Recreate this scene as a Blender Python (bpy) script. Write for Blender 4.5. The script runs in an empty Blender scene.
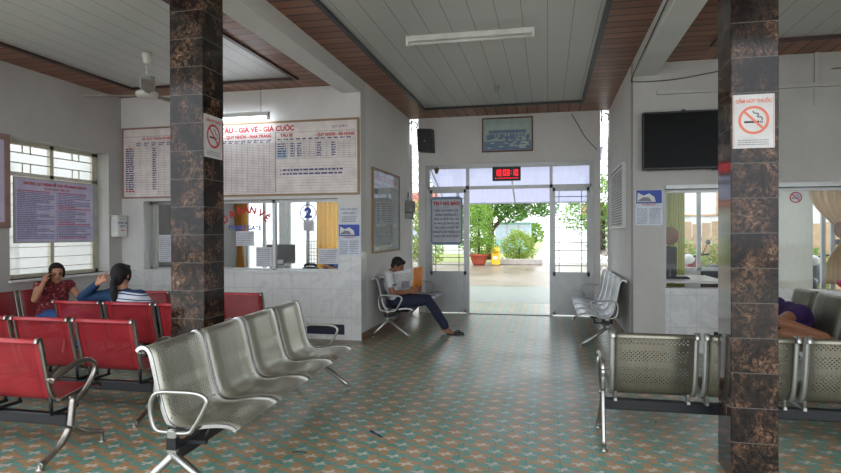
import bpy, bmesh, math, random
from math import sin, cos, pi, radians, sqrt
from mathutils import Vector, Matrix
random.seed(7)
SC = bpy.context.scene
COL = SC.collection
V3 = Vector

# ------------------------------------------------------------------ node helpers
class S:
    """a node socket with arithmetic"""
    def __init__(s, nt, sock): s.nt, s.k = nt, sock
    def m(s, op, b=None, c=None):
        n = s.nt.nodes.new('ShaderNodeMath'); n.operation = op
        s.nt.links.new(s.k, n.inputs[0])
        for i, v in ((1, b), (2, c)):
            if v is None: continue
            if isinstance(v, S): s.nt.links.new(v.k, n.inputs[i])
            else: n.inputs[i].default_value = v
        return S(s.nt, n.outputs[0])
    def __add__(s, b): return s.m('ADD', b)
    def __sub__(s, b): return s.m('SUBTRACT', b)
    def __mul__(s, b): return s.m('MULTIPLY', b)
    def __truediv__(s, b): return s.m('DIVIDE', b)
    def lt(s, b): return s.m('LESS_THAN', b)
    def gt(s, b): return s.m('GREATER_THAN', b)
    def frac(s): return s.m('FRACT')
    def floor(s): return s.m('FLOOR')
    def abs(s): return s.m('ABSOLUTE')
    def mx(s, b): return s.m('MAXIMUM', b)
    def mn(s, b): return s.m('MINIMUM', b)
    def inv(s): return (s * -1.0) + 1.0

def lin(c):
    return tuple(((v / 12.92) if v <= .04045 else ((v + .055) / 1.055) ** 2.4) for v in (x / 255 for x in c[:3])) + (1,)

class Mt:
    def __init__(s, name):
        s.mat = bpy.data.materials.new(name); s.mat.use_nodes = True
        s.nt = s.mat.node_tree; s.b = s.nt.nodes['Principled BSDF']
    def new(s, t, **kw):
        n = s.nt.nodes.new(t)
        for k, v in kw.items(): setattr(n, k, v)
        return n
    def link(s, a, b): s.nt.links.new(a.k if isinstance(a, S) else a, b)
    def xyz(s, which='pos'):
        if which == 'pos': o = s.new('ShaderNodeNewGeometry').outputs['Position']
        elif which == 'uv': o = s.new('ShaderNodeUVMap').outputs['UV']
        else: o = s.new('ShaderNodeTexCoord').outputs['Object']
        sp = s.new('ShaderNodeSeparateXYZ'); s.link(o, sp.inputs[0])
        return [S(s.nt, q) for q in sp.outputs], o
    def noise(s, scale=5, detail=4, rough=.55, vec=None, dist=0, stretch=None):
        n = s.new('ShaderNodeTexNoise'); n.inputs['Scale'].default_value = scale
        n.inputs['Detail'].default_value = detail; n.inputs['Roughness'].default_value = rough
        n.inputs['Distortion'].default_value = dist
        if vec is None: vec = s.new('ShaderNodeTexCoord').outputs['Object']
        if stretch:
            mp = s.new('ShaderNodeMapping'); mp.inputs['Scale'].default_value = stretch
            s.link(vec, mp.inputs[0]); vec = mp.outputs[0]
        s.link(vec, n.inputs['Vector'])
        return S(s.nt, n.outputs['Fac'])
    def ramp(s, f, stops):
        r = s.new('ShaderNodeValToRGB'); e = r.color_ramp.elements
        while len(e) < len(stops): e.new(.5)
        for q, (p, c) in zip(e, stops): q.position = p; q.color = lin(c)
        s.link(f, r.inputs[0]); return r.outputs[0]
    def mix(s, f, a, b):
        n = s.new('ShaderNodeMix'); n.data_type = 'RGBA'
        for v, sk in ((f, n.inputs[0]), (a, n.inputs[6]), (b, n.inputs[7])):
            if isinstance(v, tuple): sk.default_value = lin(v)
            elif isinstance(v, (int, float)): sk.default_value = v
            else: s.link(v, sk)
        return n.outputs[2]
    def col(s, v):
        if isinstance(v, tuple): s.b.inputs['Base Color'].default_value = lin(v)
        else: s.link(v, s.b.inputs['Base Color'])
        return s
    def pr(s, rough=.5, metal=0, spec=None, coat=0):
        s.b.inputs['Roughness'].default_value = rough; s.b.inputs['Metallic'].default_value = metal
        if spec is not None: s.b.inputs['Specular IOR Level'].default_value = spec
        s.b.inputs['Coat Weight'].default_value = coat
        return s
    def bump(s, h, strength=.2, dist=.01):
        n = s.new('ShaderNodeBump'); n.inputs['Strength'].default_value = strength; n.inputs['Distance'].default_value = dist
        s.link(h, n.inputs['Height']); s.link(n.outputs[0], s.b.inputs['Normal']); return s
    def holes(s, mask):
        """cut real see-through holes where mask = 1"""
        s.link(mask.inv(), s.b.inputs['Alpha']); return s

M = {}
def plain(name, c, rough=.6, metal=0, var=.06, scale=6, spec=None, coat=0):
    m = Mt(name); k = tuple(max(0, x * (1 - var)) for x in c); l = tuple(min(255, x * (1 + var)) for x in c)
    m.col(m.ramp(m.noise(scale), [(.3, k), (.7, l)])).pr(rough, metal, spec, coat); M[name] = m.mat; return m.mat

# --- walls and room
def wallmat(name, c, stain):
    m = Mt(name); n = m.noise(.9, 6, .6); n2 = m.noise(14, 3)
    a = m.ramp(n, [(.35, stain), (.65, c)]); m.col(m.mix(n2 * .12, a, (120, 116, 110))).pr(.75); M[name] = m.mat
wallmat('paint_white', (226, 224, 223), (212, 210, 207))
wallmat('paint_grey', (190, 188, 184), (176, 173, 168))
wallmat('paint_corridor', (236, 234, 231), (226, 223, 219))
wallmat('paint_beam', (226, 226, 224), (216, 215, 212))
m = Mt('marble_wall'); (x, y, z), p = m.xyz()
j = ((x / .3).frac().lt(.014)).mx(((z + .09) / .4).frac().lt(.012)).mx((y / .3).frac().lt(.014) * 0.0)
v = m.noise(2.2, 8, .65, p, 1.6)
c = m.ramp(v, [(.3, (202, 201, 200)), (.5, (212, 212, 211)), (.58, (197, 197, 197)), (.7, (212, 212, 210))])
m.col(m.mix(j, c, (176, 175, 172))).pr(.28); M['marble_wall'] = m.mat

def soffit(name, axis):
    m = Mt(name); (x, y, z), p = m.xyz(); t = (y if axis == 'y' else x) / .18
    j = t.frac().lt(.13); idx = t.floor()  # plank joints, widened and darkened with their groove shadow painted in
    st = (2, 30, 1) if axis == 'y' else (30, 2, 1)
    st = (1.5, 26, 1) if axis == 'y' else (26, 1.5, 1)
    n = m.noise(1.6, 5, .6, p, .4, st)
    w = (idx * .377).frac()
    c = m.ramp(n * .7 + w * .3, [(.25, (112, 66, 46)), (.5, (140, 90, 64)), (.78, (164, 112, 82))])
    m.col(m.mix(j, c, (34, 20, 15))).pr(.4).bump(j.inv(), .5, .006); M[name] = m.mat
soffit('wood_soffit_long', 'y'); soffit('wood_soffit_cross', 'x')
m = Mt('ceiling_pvc'); (x, y, z), p = m.xyz()
j = (x / .25).frac().lt(.035); r = ((x / .0125).frac() - .5).abs() * 2
c = m.mix(j, (194, 195, 190), (118, 119, 116)); m.col(m.mix(r * .14, c, (120, 123, 120))).pr(.33).bump(r, .25, .003); M['ceiling_pvc'] = m.mat
plain('dark_trim', (62, 34, 28), .4); plain('black_trim', (40, 40, 42), .4)

plain('tv_screen', (6, 6, 8), .35, 0, .05, 6, .12)
# --- floor: encaustic tiles, pinwheels of teal and ochre round a white cross
m = Mt('floor_tiles'); (x, y, z), p = m.xyz(); P = .2215
def loc(t, off): return ((t + off) / P + .5).frac() - .5
ax, ay = loc(x, .128), loc(y, -.025)
bx_, by_ = loc(x, .128 + P / 2), loc(y, -.025 + P / 2)
def arms(a, b): return (a.gt(0) * a.lt(.5) * b.gt(0) * b.lt(.215)).mx(a.lt(0) * b.lt(0) * b.gt(-.215))
def cross(a, b):
    q1 = a.gt(0) * a.lt(.12) * b.gt(-.02) * b.lt(.15); q2 = a.lt(0) * a.gt(-.12) * b.lt(.02) * b.gt(-.15)
    r1 = a.lt(.02) * a.gt(-.24) * b.gt(0) * b.lt(.06); r2 = a.gt(-.02) * a.lt(.24) * b.lt(0) * b.gt(-.06)
    return q1.mx(q2).mx(r1).mx(r2)
teal = (ax.abs().lt(.25) * arms(bx_, by_).inv()).mx(arms(ax, ay)); wh = cross(ax, ay).mx(cross(bx_, by_))
nz = m.noise(3, 5, .6, p); nf = m.noise(90, 2, .5, p)
ct = m.mix(nz, (84, 140, 128), (110, 160, 148)); co = m.mix(nz, (160, 124, 86), (180, 148, 108))
c = m.mix(teal, co, ct); c = m.mix(wh * .9, c, (204, 196, 182))
jt = ((x + .128 + .02) / P).frac().lt(.02).mx(((y - .02) / P).frac().lt(.015))
c = m.mix(jt * .6, c, (70, 66, 60))
# plain striped border running along the ticket wall and the left corridor wall
bor = (x.lt(-2.28) * x.gt(-2.56) * y.gt(7.5)).mx(y.gt(7.5) * y.lt(7.81) * x.lt(-2.28))
bd = ((x + 2.56).mn((y - 7.81).abs().mx(y.gt(7.81)))) / .28
st = m.ramp(((x + y) * 2.6).frac(), [(.2, (128, 112, 84)), (.5, (106, 104, 90)), (.8, (138, 122, 92))])
c = m.mix(bor, c, st)
dirt = m.noise(.55, 6, .65, p)
c = m.mix((dirt - .42).mx(0) * 1.3, c, (96, 90, 80)); c = m.mix(nf * .12, c, (60, 58, 52))
m.col(c); m.b.inputs['Roughness'].default_value = .3
rr = m.noise(1.3, 5, .6, p) * .22 + .2; m.link(rr, m.b.inputs['Roughness']); m.b.inputs['Specular IOR Level'].default_value = .5
M['floor_tiles'] = m.mat

# --- pillar marble
m = Mt('pillar_marble'); (x, y, z), p = m.xyz()
row = ((z - 1.28) / .211); j = row.frac().lt(.022); k = row.floor()
cmb = m.new('ShaderNodeCombineXYZ'); m.link(x + k * 3.7, cmb.inputs[0]); m.link(y + k * 1.9, cmb.inputs[1]); m.link(z, cmb.inputs[2])
v = m.noise(9, 8, .7, cmb.outputs[0], 1.6, (1.3, 1.3, .9)); v2 = m.noise(5, 4, .6, cmb.outputs[0], .3); v3 = m.noise(40, 4, .65, cmb.outputs[0], .8)
vein = ((v - .5).abs() * 8).inv().mx(0) * ((v2 - .34) * 3.2).mx(.08).mn(1) * (v3 * 2.2 - .45).mx(0)
c = m.ramp(vein, [(.0, (20, 18, 18)), (.25, (46, 34, 28)), (.6, (104, 76, 58)), (1, (156, 130, 108))])
m.col(m.mix(j, c, (92, 88, 84))).pr(.1, 0, .3).bump(j.inv(), .4, .002); M['pillar_marble'] = m.mat

# --- metals
plain('chrome', (214, 214, 216), .16, 1, .03); plain('brushed_steel', (176, 176, 172), .3, 1, .04)
plain('pewter', (164, 158, 152), .28, 1, .05); plain('black_steel', (30, 32, 36), .4, .2); plain('silver_band', (188, 190, 186), .38, .8, .03)
plain('alu', (176, 177, 176), .42, .55, .03); plain('alu_white', (196, 197, 195), .45, .1, .03); plain('iron_white', (205, 206, 204), .5); plain('bar_light', (176, 174, 168), .5); plain('bar_grey', (120, 118, 112), .5, .4)
plain('bar_cream', (196, 190, 170), .5)
def perforated(name, c, rough, metal, pitch, r, w, bands, var=.05):
    m = Mt(name); (u, v, z), o = m.xyz('uv')
    def lat(du, dv):
        a = ((u + du) / pitch + .5).frac() - .5; b = ((v + dv) / pitch + .5).frac() - .5
        return (a * a + b * b).lt((r / pitch) ** 2)
    h = lat(0, 0).mx(lat(pitch / 2, pitch / 2))
    msk = None
    for a, b in bands:
        q = v.gt(a) * v.lt(b); msk = q if msk is None else msk.mx(q)
    h = h * msk * u.gt(.055) * u.lt(w - .055)
    n = m.noise(3, 3, .5, None, 0, (40, 1, 1))
    k = tuple(x * (1 - var) for x in c); l = tuple(min(255, x * (1 + var)) for x in c)
    m.col(m.ramp(n, [(.3, k), (.7, l)])).pr(rough, metal).holes(h); M[name] = m.mat
perforated('seat_chrome', (196, 194, 180), .37, .9, .029, .0066, .574, [(.07, .3), (.36, .5), (.6, .95)])
perforated('seat_olive', (138, 134, 120), .4, .8, .027, .0052, .565, [(.04, .13), (.17, .25), (.29, .41), (.6, .9)])
perforated('seat_grey', (168, 169, 173), .32, .85, .027, .004, .57, [(.1, .3), (.6, .9)])
m = Mt('seat_red'); (u, v, z), o = m.xyz('uv')
inn = u.gt(.06) * u.lt(.495) * v.gt(.03) * v.lt(1.0)
def lat(du, dv, p_=.009):
    a = ((u + du) / p_ + .5).frac() - .5; b = ((v + dv) / p_ + .5).frac() - .5
    return (a * a + b * b).lt(.085)
h = lat(0, 0).mx(lat(.0045, .0045)) * inn
n = m.noise(5, 4); c = m.ramp(n, [(.3, (150, 30, 40)), (.7, (172, 44, 52))])
m.col(c).pr(.42); m.holes(h * .75); M['seat_red'] = m.mat

# --- misc
for nm, c, r in (('paper', (224, 222, 220), .8), ('paper_grey', (205, 207, 214), .8), ('board_pink', (224, 214, 210), .5), ('red_print', (190, 38, 44), .6), ('sign_white', (200, 198, 196), .6), ('lilac_print', (126, 120, 166), .6), ('navy_print', (70, 76, 124), .6),
    ('grey_print', (128, 124, 130), .7), ('black_print', (40, 40, 44), .6), ('blue_decal', (48, 72, 160), .5), ('orange_print', (214, 118, 96), .6), ('frame_wood', (150, 122, 88), .5), ('frame_brown', (112, 70, 54), .5), ('frame_pinkbrown', (150, 118, 108), .5),
    ('black_plastic', (22, 22, 24), .45), ('dark_plastic', (52, 55, 60), .5), ('white_plastic', (214, 214, 210), .4), ('fan_blade', (132, 124, 116), .5), ('fan_white', (196, 194, 186), .4), ('board_grey', (190, 190, 188), .6), ('screen_black', (6, 6, 8), .3), ('grey_plastic', (150, 150, 146), .5), ('lavender_poster', (206, 200, 228), .6),
    ('skin', (176, 124, 96), .55), ('skin_dark', (140, 92, 66), .55), ('hair', (16, 13, 13), .75), ('navy_cloth', (30, 36, 58), .85), ('shirt_grey', (196, 196, 198), .85), ('purple_cloth', (48, 20, 78), .85), ('blue_trouser', (52, 84, 140), .85), ('dark_cloth', (40, 40, 48), .85),
    ('eye_dark', (30, 22, 20), .3), ('lip', (160, 80, 74), .5), ('desk_top', (196, 194, 190), .3), ('desk_brown', (120, 84, 60), .5), ('navy_panel', (24, 28, 52), .5), ('terracotta', (190, 92, 70), .7), ('yellow_bin', (236, 190, 52), .5), ('orange_bag', (240, 140, 40), .6),
    ('kerb', (178, 172, 166), .8), ('bark', (74, 58, 46), .9), ('house_white', (232, 233, 230), .8), ('roof_red', (170, 96, 80), .8), ('fence_wood', (204, 168, 128), .8), ('bike_red', (150, 34, 50), .3), ('bike_dark', (40, 46, 56), .3), ('tyre', (26, 26, 28), .8),
    ('newsprint', (206, 206, 204), .8), ('sandal', (48, 40, 38), .7), ('picture_sky', (186, 200, 192), .4), ('picture_blue', (122, 142, 172), .4), ('picture_pale', (206, 210, 206), .4), ('sign_blue', (168, 184, 200), .5), ('sign_edge', (120, 144, 170), .5), ('led_red_off', (60, 8, 10), .4), ('pen_blue', (34, 48, 92), .4), ('twig', (70, 50, 38), .8),
    ('wire', (90, 90, 86), .6), ('brown_disc', (128, 84, 44), .5), ('pink_thing', (178, 70, 110), .7), ('lamp_brass', (110, 90, 60), .4), ('green_paint', (70, 190, 80), .6), ('crest_blue', (60, 92, 150), .5), ('poster_pale', (202, 210, 222), .6), ('house_teal', (150, 190, 196), .8)):
    plain(nm, c, r)
def curtain(name, c):
    m = Mt(name); n = m.noise(9, 4, .6, None, 0, (6, 6, .4)); m.col(m.ramp(n, [(.3, tuple(x * .85 for x in c)), (.7, c)])).pr(.9)
    t = m.new('ShaderNodeBsdfTranslucent'); t.inputs[0].default_value = lin(c); ms = m.new('ShaderNodeMixShader'); ms.inputs[0].default_value = .6
    out = m.nt.nodes['Material Output']; m.link(m.b.outputs[0], ms.inputs[1]); m.link(t.outputs[0], ms.inputs[2]); m.link(ms.outputs[0], out.inputs[0]); M[name] = m.mat
curtain('curtain_ochre', (222, 172, 84)); curtain('curtain_tan', (206, 174, 130)); curtain('curtain_olive', (172, 172, 110)); curtain('canopy_sheet', (222, 222, 236)); curtain('panel_translucent', (226, 226, 220))
def glass(name, refl=.09, tint=(246, 250, 250), rough=.02):
    m = Mt(name); nt = m.nt; t = m.new('ShaderNodeBsdfTransparent'); t.inputs[0].default_value = lin(tint)
    g = m.new('ShaderNodeBsdfGlossy'); g.inputs['Roughness'].default_value = rough; f = m.new('ShaderNodeFresnel'); bk = S(nt, m.new('ShaderNodeNewGeometry').outputs['Backfacing']); m.link(bk * -.7603 + 1.45, f.inputs[0])
    ms = m.new('ShaderNodeMixShader'); m.link(f.outputs[0], ms.inputs[0]); m.link(t.outputs[0], ms.inputs[1]); m.link(g.outputs[0], ms.inputs[2])
    m.link(ms.outputs[0], nt.nodes['Material Output'].inputs[0]); M[name] = m.mat
glass('glass')
def emis(name, c, s):
    m = Mt(name); m.col(c); m.b.inputs['Emission Color'].default_value = lin(c); m.b.inputs['Emission Strength'].default_value = s; M[name] = m.mat
emis('tube_lit', (236, 246, 255), 13); emis('tube_added_fill', (236, 246, 255), 45); emis('led_red', (255, 30, 50), 1.1)  # the strongest glow is for unseen lamps added in both offices
def leafmat(name, a, b):
    m = Mt(name); n = m.noise(2.2, 5, .6); m.col(m.ramp(n, [(.3, a), (.7, b)])).pr(.6)
    t = m.new('ShaderNodeBsdfTranslucent'); t.inputs[0].default_value = lin(b); ms = m.new('ShaderNodeMixShader'); ms.inputs[0].default_value = .3
    m.link(m.b.outputs[0], ms.inputs[1]); m.link(t.outputs[0], ms.inputs[2]); m.link(ms.outputs[0], m.nt.nodes['Material Output'].inputs[0]); M[name] = m.mat
leafmat('leaf_bright', (96, 134, 52), (140, 176, 76)); leafmat('leaf_mid', (70, 116, 50), (112, 154, 72)); leafmat('leaf_dark', (66, 108, 52), (112, 150, 76)); leafmat('leaf_yellow', (124, 150, 58), (160, 182, 84))
leafmat('grass', (160, 170, 100), (190, 196, 130))
m = Mt('pavement'); n = m.noise(.35, 6, .6); m.col(m.ramp(n, [(.3, (112, 98, 84)), (.7, (138, 126, 112))])); m.link(n * .5 + .1, m.b.inputs['Roughness']); M['pavement'] = m.mat
plain('concrete_pale', (212, 210, 204), .8); plain('road', (214, 212, 208), .8); plain('porch_tile', (112, 120, 112), .4)
m = Mt('red_floral'); n = m.noise(38, 3, .6); m.col(m.ramp(n, [(.36, (50, 20, 28)), (.47, (112, 28, 40)), (.58, (136, 40, 52)), (.68, (186, 132, 124))])).pr(.85); M['red_floral'] = m.mat
m = Mt('blue_jacket'); (x, y, z), o = m.xyz('obj')   # three white bands across the back and the sleeves below the shoulder line
zz = z + x.abs() * .10
st = (zz.gt(.815) * zz.lt(.835)).mx(zz.gt(.845) * zz.lt(.885)).mx(zz.gt(.897) * zz.lt(.910)) * x.gt(-.09)
c = m.mix(st, (20, 52, 88), (206, 208, 218)); c = m.mix(z.lt(.80) * x.gt(-.09), c, (36, 46, 92)); m.col(c).pr(.8); M['blue_jacket'] = m.mat

# ------------------------------------------------------------------ mesh builder
class MB:
    def __init__(s): s.v, s.f, s.mi, s.uv, s.sm, s.cur = [], [], [], {}, [], 0
    def mat(s, i): s.cur = i; return s
    def face(s, idx, smooth=False): s.f.append(tuple(idx)); s.mi.append(s.cur); s.sm.append(smooth)
    def add(s, pts): n = len(s.v); s.v += [tuple(p) for p in pts]; return n
    def box(s, a, b):
        (x0, y0, z0), (x1, y1, z1) = [tuple(min(p, q) for p, q in zip(a, b)), tuple(max(p, q) for p, q in zip(a, b))]
        n = s.add([(x0, y0, z0), (x1, y0, z0), (x1, y1, z0), (x0, y1, z0), (x0, y0, z1), (x1, y0, z1), (x1, y1, z1), (x0, y1, z1)])
        for q in ((3, 2, 1, 0), (4, 5, 6, 7), (0, 1, 5, 4), (1, 2, 6, 5), (2, 3, 7, 6), (3, 0, 4, 7)): s.face([n + i for i in q])
        return s
    def bbox(s, a, b, r=.005):
        """box with chamfered vertical edges and top"""
        (x0, y0, z0), (x1, y1, z1) = [tuple(min(p, q) for p, q in zip(a, b)), tuple(max(p, q) for p, q in zip(a, b))]
        r = min(r, (x1 - x0) * .4, (y1 - y0) * .4, (z1 - z0) * .4)
        def ring(d, z): return [(x0 + d, y0 + r + 0, z) if 0 else None]
        def loop(i, z):
            a0, a1, b0, b1 = x0 + i, x1 - i, y0 + i, y1 - i
            return s.add([(a0 + r, b0, z), (a1 - r, b0, z), (a1, b0 + r, z), (a1, b1 - r, z), (a1 - r, b1, z), (a0 + r, b1, z), (a0, b1 - r, z), (a0, b0 + r, z)])
        L = [loop(r * .8, z0), loop(0, z0 + r), loop(0, z1 - r), loop(r * .8, z1)]
        for p, q in zip(L, L[1:]):
            for i in range(8): s.face((p + i, p + (i + 1) % 8, q + (i + 1) % 8, q + i))
        s.face([L[0] + i for i in range(7, -1, -1)]); s.face([L[3] + i for i in range(8)])
        return s
    def quad(s, a, b, c, d): n = s.add([a, b, c, d]); s.face((n, n + 1, n + 2, n + 3)); return s
    def panel(s, x0, x1, z0, z1, y): return s.quad((x0, y, z0), (x1, y, z0), (x1, y, z1), (x0, y, z1))
    def tube(s, pts, r, closed=False, seg=10, flat=None):
        """sweep; r may be a list.  flat=(a,b): rectangular section"""
        pts = [V3(p) for p in pts]; n = len(pts); rs = r if isinstance(r, (list, tuple)) else [r] * n
        up = None; rings = []
        for i, p in enumerate(pts):
            a = pts[i - 1] if (i or closed) else p; b = pts[(i + 1) % n] if (i < n - 1 or closed) else p
            t = (b - a); t = t.normalized() if t.length > 1e-9 else V3((0, 0, 1))
            if up is None:
                up = V3((0, 0, 1)) if abs(t.z) < .9 else V3((1, 0, 0))
            u = up - t * up.dot(t); u = u.normalized() if u.length > 1e-6 else t.orthogonal().normalized(); up = u; w = t.cross(u)
            rings.append(s.add([p + (u * cos(2 * pi * k / seg) + w * sin(2 * pi * k / seg)) * rs[i] for k in range(seg)]))
        pr = list(zip(rings, rings[1:])) + ([(rings[-1], rings[0])] if closed else [])
        for a, b in pr:
            for k in range(seg): s.face((a + k, a + (k + 1) % seg, b + (k + 1) % seg, b + k), True)
        if not closed:
            s.face([rings[0] + k for k in range(seg - 1, -1, -1)]); s.face([rings[-1] + k for k in range(seg)])
        return s
    def lathe(s, prof, seg=20, c=(0, 0, 0), axis='z'):
        rings = []
        def tr(x, y, z):
            if axis == 'y': x, y, z = x, z, y
            if axis == 'x': x, y, z = z, x, y
            return (c[0] + x, c[1] + y, c[2] + z)
        for r, z in prof: rings.append(s.add([tr(r * cos(2 * pi * k / seg), r * sin(2 * pi * k / seg), z) for k in range(seg)]))
        for a, b in zip(rings, rings[1:]):
            for k in range(seg): s.face((a + k, a + (k + 1) % seg, b + (k + 1) % seg, b + k), True)
        s.face([rings[0] + k for k in range(seg - 1, -1, -1)]); s.face([rings[-1] + k for k in range(seg)])
        return s
    def ell(s, c, r, rot=None, su=14, sv=9):
        c = V3(c); R = rot or Matrix.Identity(3); rings = []
        top = s.add([c + R @ V3((0, 0, r[2]))])
        for i in range(1, sv):
            a = pi * i / sv; rings.append(s.add([c + R @ V3((r[0] * sin(a) * cos(2 * pi * k / su), r[1] * sin(a) * sin(2 * pi * k / su), r[2] * cos(a))) for k in range(su)]))
        bot = s.add([c + R @ V3((0, 0, -r[2]))])
        for k in range(su): s.face((top, rings[0] + k, rings[0] + (k + 1) % su), True)
        for a, b in zip(rings, rings[1:]):
            for k in range(su): s.face((a + k, b + k, b + (k + 1) % su, a + (k + 1) % su), True)
        for k in range(su): s.face((bot, rings[-1] + (k + 1) % su, rings[-1] + k), True)
        return s
    def caps(s, chain):
        """tapered capsules along (point, radius) pairs"""
        for (p, r) in chain: s.ell(p, (r, r, r), None, 12, 8)
        for (p, r), (q, t) in zip(chain, chain[1:]):
            p, q = V3(p), V3(q)
            if (q - p).length > 1e-5: s.tube([p, q], [r, t], seg=12)
        return s
    def ring2d(s, c, R, r, y, seg=48, h=.001):
        """flat annulus facing -y in the xz plane"""
        a = s.add([(c[0] + R * cos(2 * pi * k / seg), y, c[1] + R * sin(2 * pi * k / seg)) for k in range(seg)])
        b = s.add([(c[0] + r * cos(2 * pi * k / seg), y, c[1] + r * sin(2 * pi * k / seg)) for k in range(seg)])
        for k in range(seg): s.face((a + k, a + (k + 1) % seg, b + (k + 1) % seg, b + k))
        return s
    def build(s, name, mats, parent=None, smooth=None):
        me = bpy.data.meshes.new(name); me.from_pydata(s.v, [], s.f)
        for q in (mats if isinstance(mats, (list, tuple)) else [mats]): me.materials.append(M[q])
        for p, i, sm in zip(me.polygons, s.mi, s.sm): p.material_index = i; p.use_smooth = sm if smooth is None else smooth
        if s.uv:
            l = me.uv_layers.new(name='UVMap')
            for k, lp in enumerate(me.loops): l.data[k].uv = s.uv.get(lp.vertex_index, (0, 0))
        o = bpy.data.objects.new(name, me); COL.objects.link(o)
        if parent: o.parent = parent
        return o

def thing(name, label, cat, loc=(0, 0, 0), rz=0, group=None):
    o = bpy.data.objects.new(name, None); COL.objects.link(o); o.location = loc; o.rotation_euler = (0, 0, rz); o.empty_display_size = .1
    o['label'] = label; o['category'] = cat
    if group: o['group'] = group
    return o
def tag(o, label, cat, group=None, kind=None):
    o['label'] = label; o['category'] = cat
    if group: o['group'] = group
    if kind: o['kind'] = kind
    return o
def struct(mb, name, mats, parent=None):
    o = mb.build(name, mats, parent)
    if not parent: o['kind'] = 'structure'
    return o
def dup(root, loc=None, rz=None, label=None, group=None):
    r = root.copy(); COL.objects.link(r)
    if loc is not None: r.location = loc
    if rz is not None: r.rotation_euler = (0, 0, rz)
    if label: r['label'] = label
    if group: r['group'] = group
    for ch in list(root.children):
        c = ch.copy(); COL.objects.link(c); c.parent = r
        for g in list(ch.children):
            d = g.copy(); COL.objects.link(d); d.parent = c
    return r
def spline(pts, n=8, closed=False):
    out = []; L = len(pts); P_ = [V3(p) for p in pts]
    for i in range(L if closed else L - 1):
        a = P_[(i - 1) % L] if (closed or i) else P_[0] * 2 - P_[1]; b = P_[i]; c = P_[(i + 1) % L]
        d = P_[(i + 2) % L] if (closed or i + 2 < L) else P_[-1] * 2 - P_[-2]
        for k in range(n):
            t = k / n
            out.append(.5 * ((2 * b) + (c - a) * t + (2 * a - 5 * b + 4 * c - d) * t * t + (3 * b - a - 3 * c + d) * t ** 3))
    if not closed: out.append(P_[-1])
    return out
def text_into(mb, s, size, x, z, y, align='CENTER', sx=1.0, rot=0, bold=0.0):
    cu = bpy.data.curves.new('lettering', 'FONT'); cu.body = s; cu.size = size; cu.align_x = align; cu.align_y = 'CENTER'; cu.offset = bold; cu.resolution_u = 3
    o = bpy.data.objects.new('lettering', cu); COL.objects.link(o)
    me = bpy.data.meshes.new_from_object(o.evaluated_get(bpy.context.evaluated_depsgraph_get()))
    c, sn = cos(rot), sin(rot)
    n = mb.add([(x + (v.co.x * sx) * c - v.co.y * sn, y, z + v.co.x * sx * sn + v.co.y * c) for v in me.vertices])
    for p in me.polygons: mb.face([n + i for i in p.vertices])
    bpy.data.objects.remove(o); bpy.data.meshes.remove(me); bpy.data.curves.remove(cu)
    return mb
def scribble(mb, x0, x1, z, h, y, rnd, fill=.97):
    """a line of print too small to read: word-long dashes"""
    x = x0; end = x0 + (x1 - x0) * (fill if fill < 1 else 1)
    while x < end:
        w = min(rnd.uniform(1.2, 4) * h, end - x); mb.panel(x, x + w, z, z + h, y); x += w + h * .6

# ================================================================== THE SETTING
def B(name, a, b, mt, parent=None):
    return struct(MB().box(a, b), name, mt, parent)
def boxes(name, lst, mats):
    mb = MB()
    for i, a, b in lst: mb.mat(i).box(a, b)
    return struct(mb, name, mats)
YT, YB = 7.8, 10.8
XL, XR = -2.55, 1.06
Y0 = .5          # the hall is open behind the camera; roof cut short for more daylight
mb = MB(); mb.quad((-9, -.9, 0), (8, -.9, 0), (8, 16.45, 0), (-9, 16.45, 0)); struct(mb, 'floor', 'floor_tiles')
mb = MB(); mb.quad((-60, 16.45, -.01), (60, 16.45, -.01), (60, 140, -.01), (-60, 140, -.01)); mb.quad((-60, -60, -.01), (60, -60, -.01), (60, -14, -.01), (-60, -14, -.01))
mb.quad((-60, -14, -.012), (-9, -14, -.012), (-9, 16.45, -.01), (-60, 16.45, -.01)); mb.quad((8, -14, -.01), (60, -14, -.01), (60, 16.45, -.01), (8, 16.45, -.01)); struct(mb, 'ground', 'pavement')
struct(MB().quad((-14, -14, -.005), (12, -14, -.005), (12, -.9, -.005), (-14, -.9, -.005)).quad((-14, -.9, -.005), (-9, -.9, -.005), (-9, 7, -.005), (-14, 7, -.005)), 'ground_bounce', 'concrete_pale')  # unseen pale ground, added to bounce daylight up into the hall
# left wall with the deep window opening
boxes('wall_left', [(0, (-6.65, 4.3, 0), (-6.4, 5.88, 3.75)), (0, (-6.65, 5.88, 0), (-6.4, 7.53, .94)), (0, (-6.65, 5.88, 2.70), (-6.4, 7.53, 3.75)), (0, (-6.65, 7.53, 0), (-6.4, 7.8, 3.75))], ['paint_grey'])
# ticket wall
boxes('wall_back_left', [(1, (-8.3, YT, 0), (-2.55, YT + .22, .955)), (0, (-8.3, YT, .955), (-6.02, YT + .22, 2.0)), (1, (-2.89, YT, .955), (-2.55, YT + .22, 1.25)), (0, (-2.89, YT, 1.25), (-2.55, YT + .22, 2.0)), (0, (-8.3, YT, 2.0), (-2.55, YT + .22, 3.75))], ['paint_white', 'marble_wall'])
boxes('wall_inner_left', [(0, (-2.67, YT + .22, 0), (-2.55, YB, 3.75))], ['paint_corridor'])
boxes('wall_inner_right', [(0, (1.06, YT + .2, 0), (1.18, YB, 3.75))], ['paint_corridor'])
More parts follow.
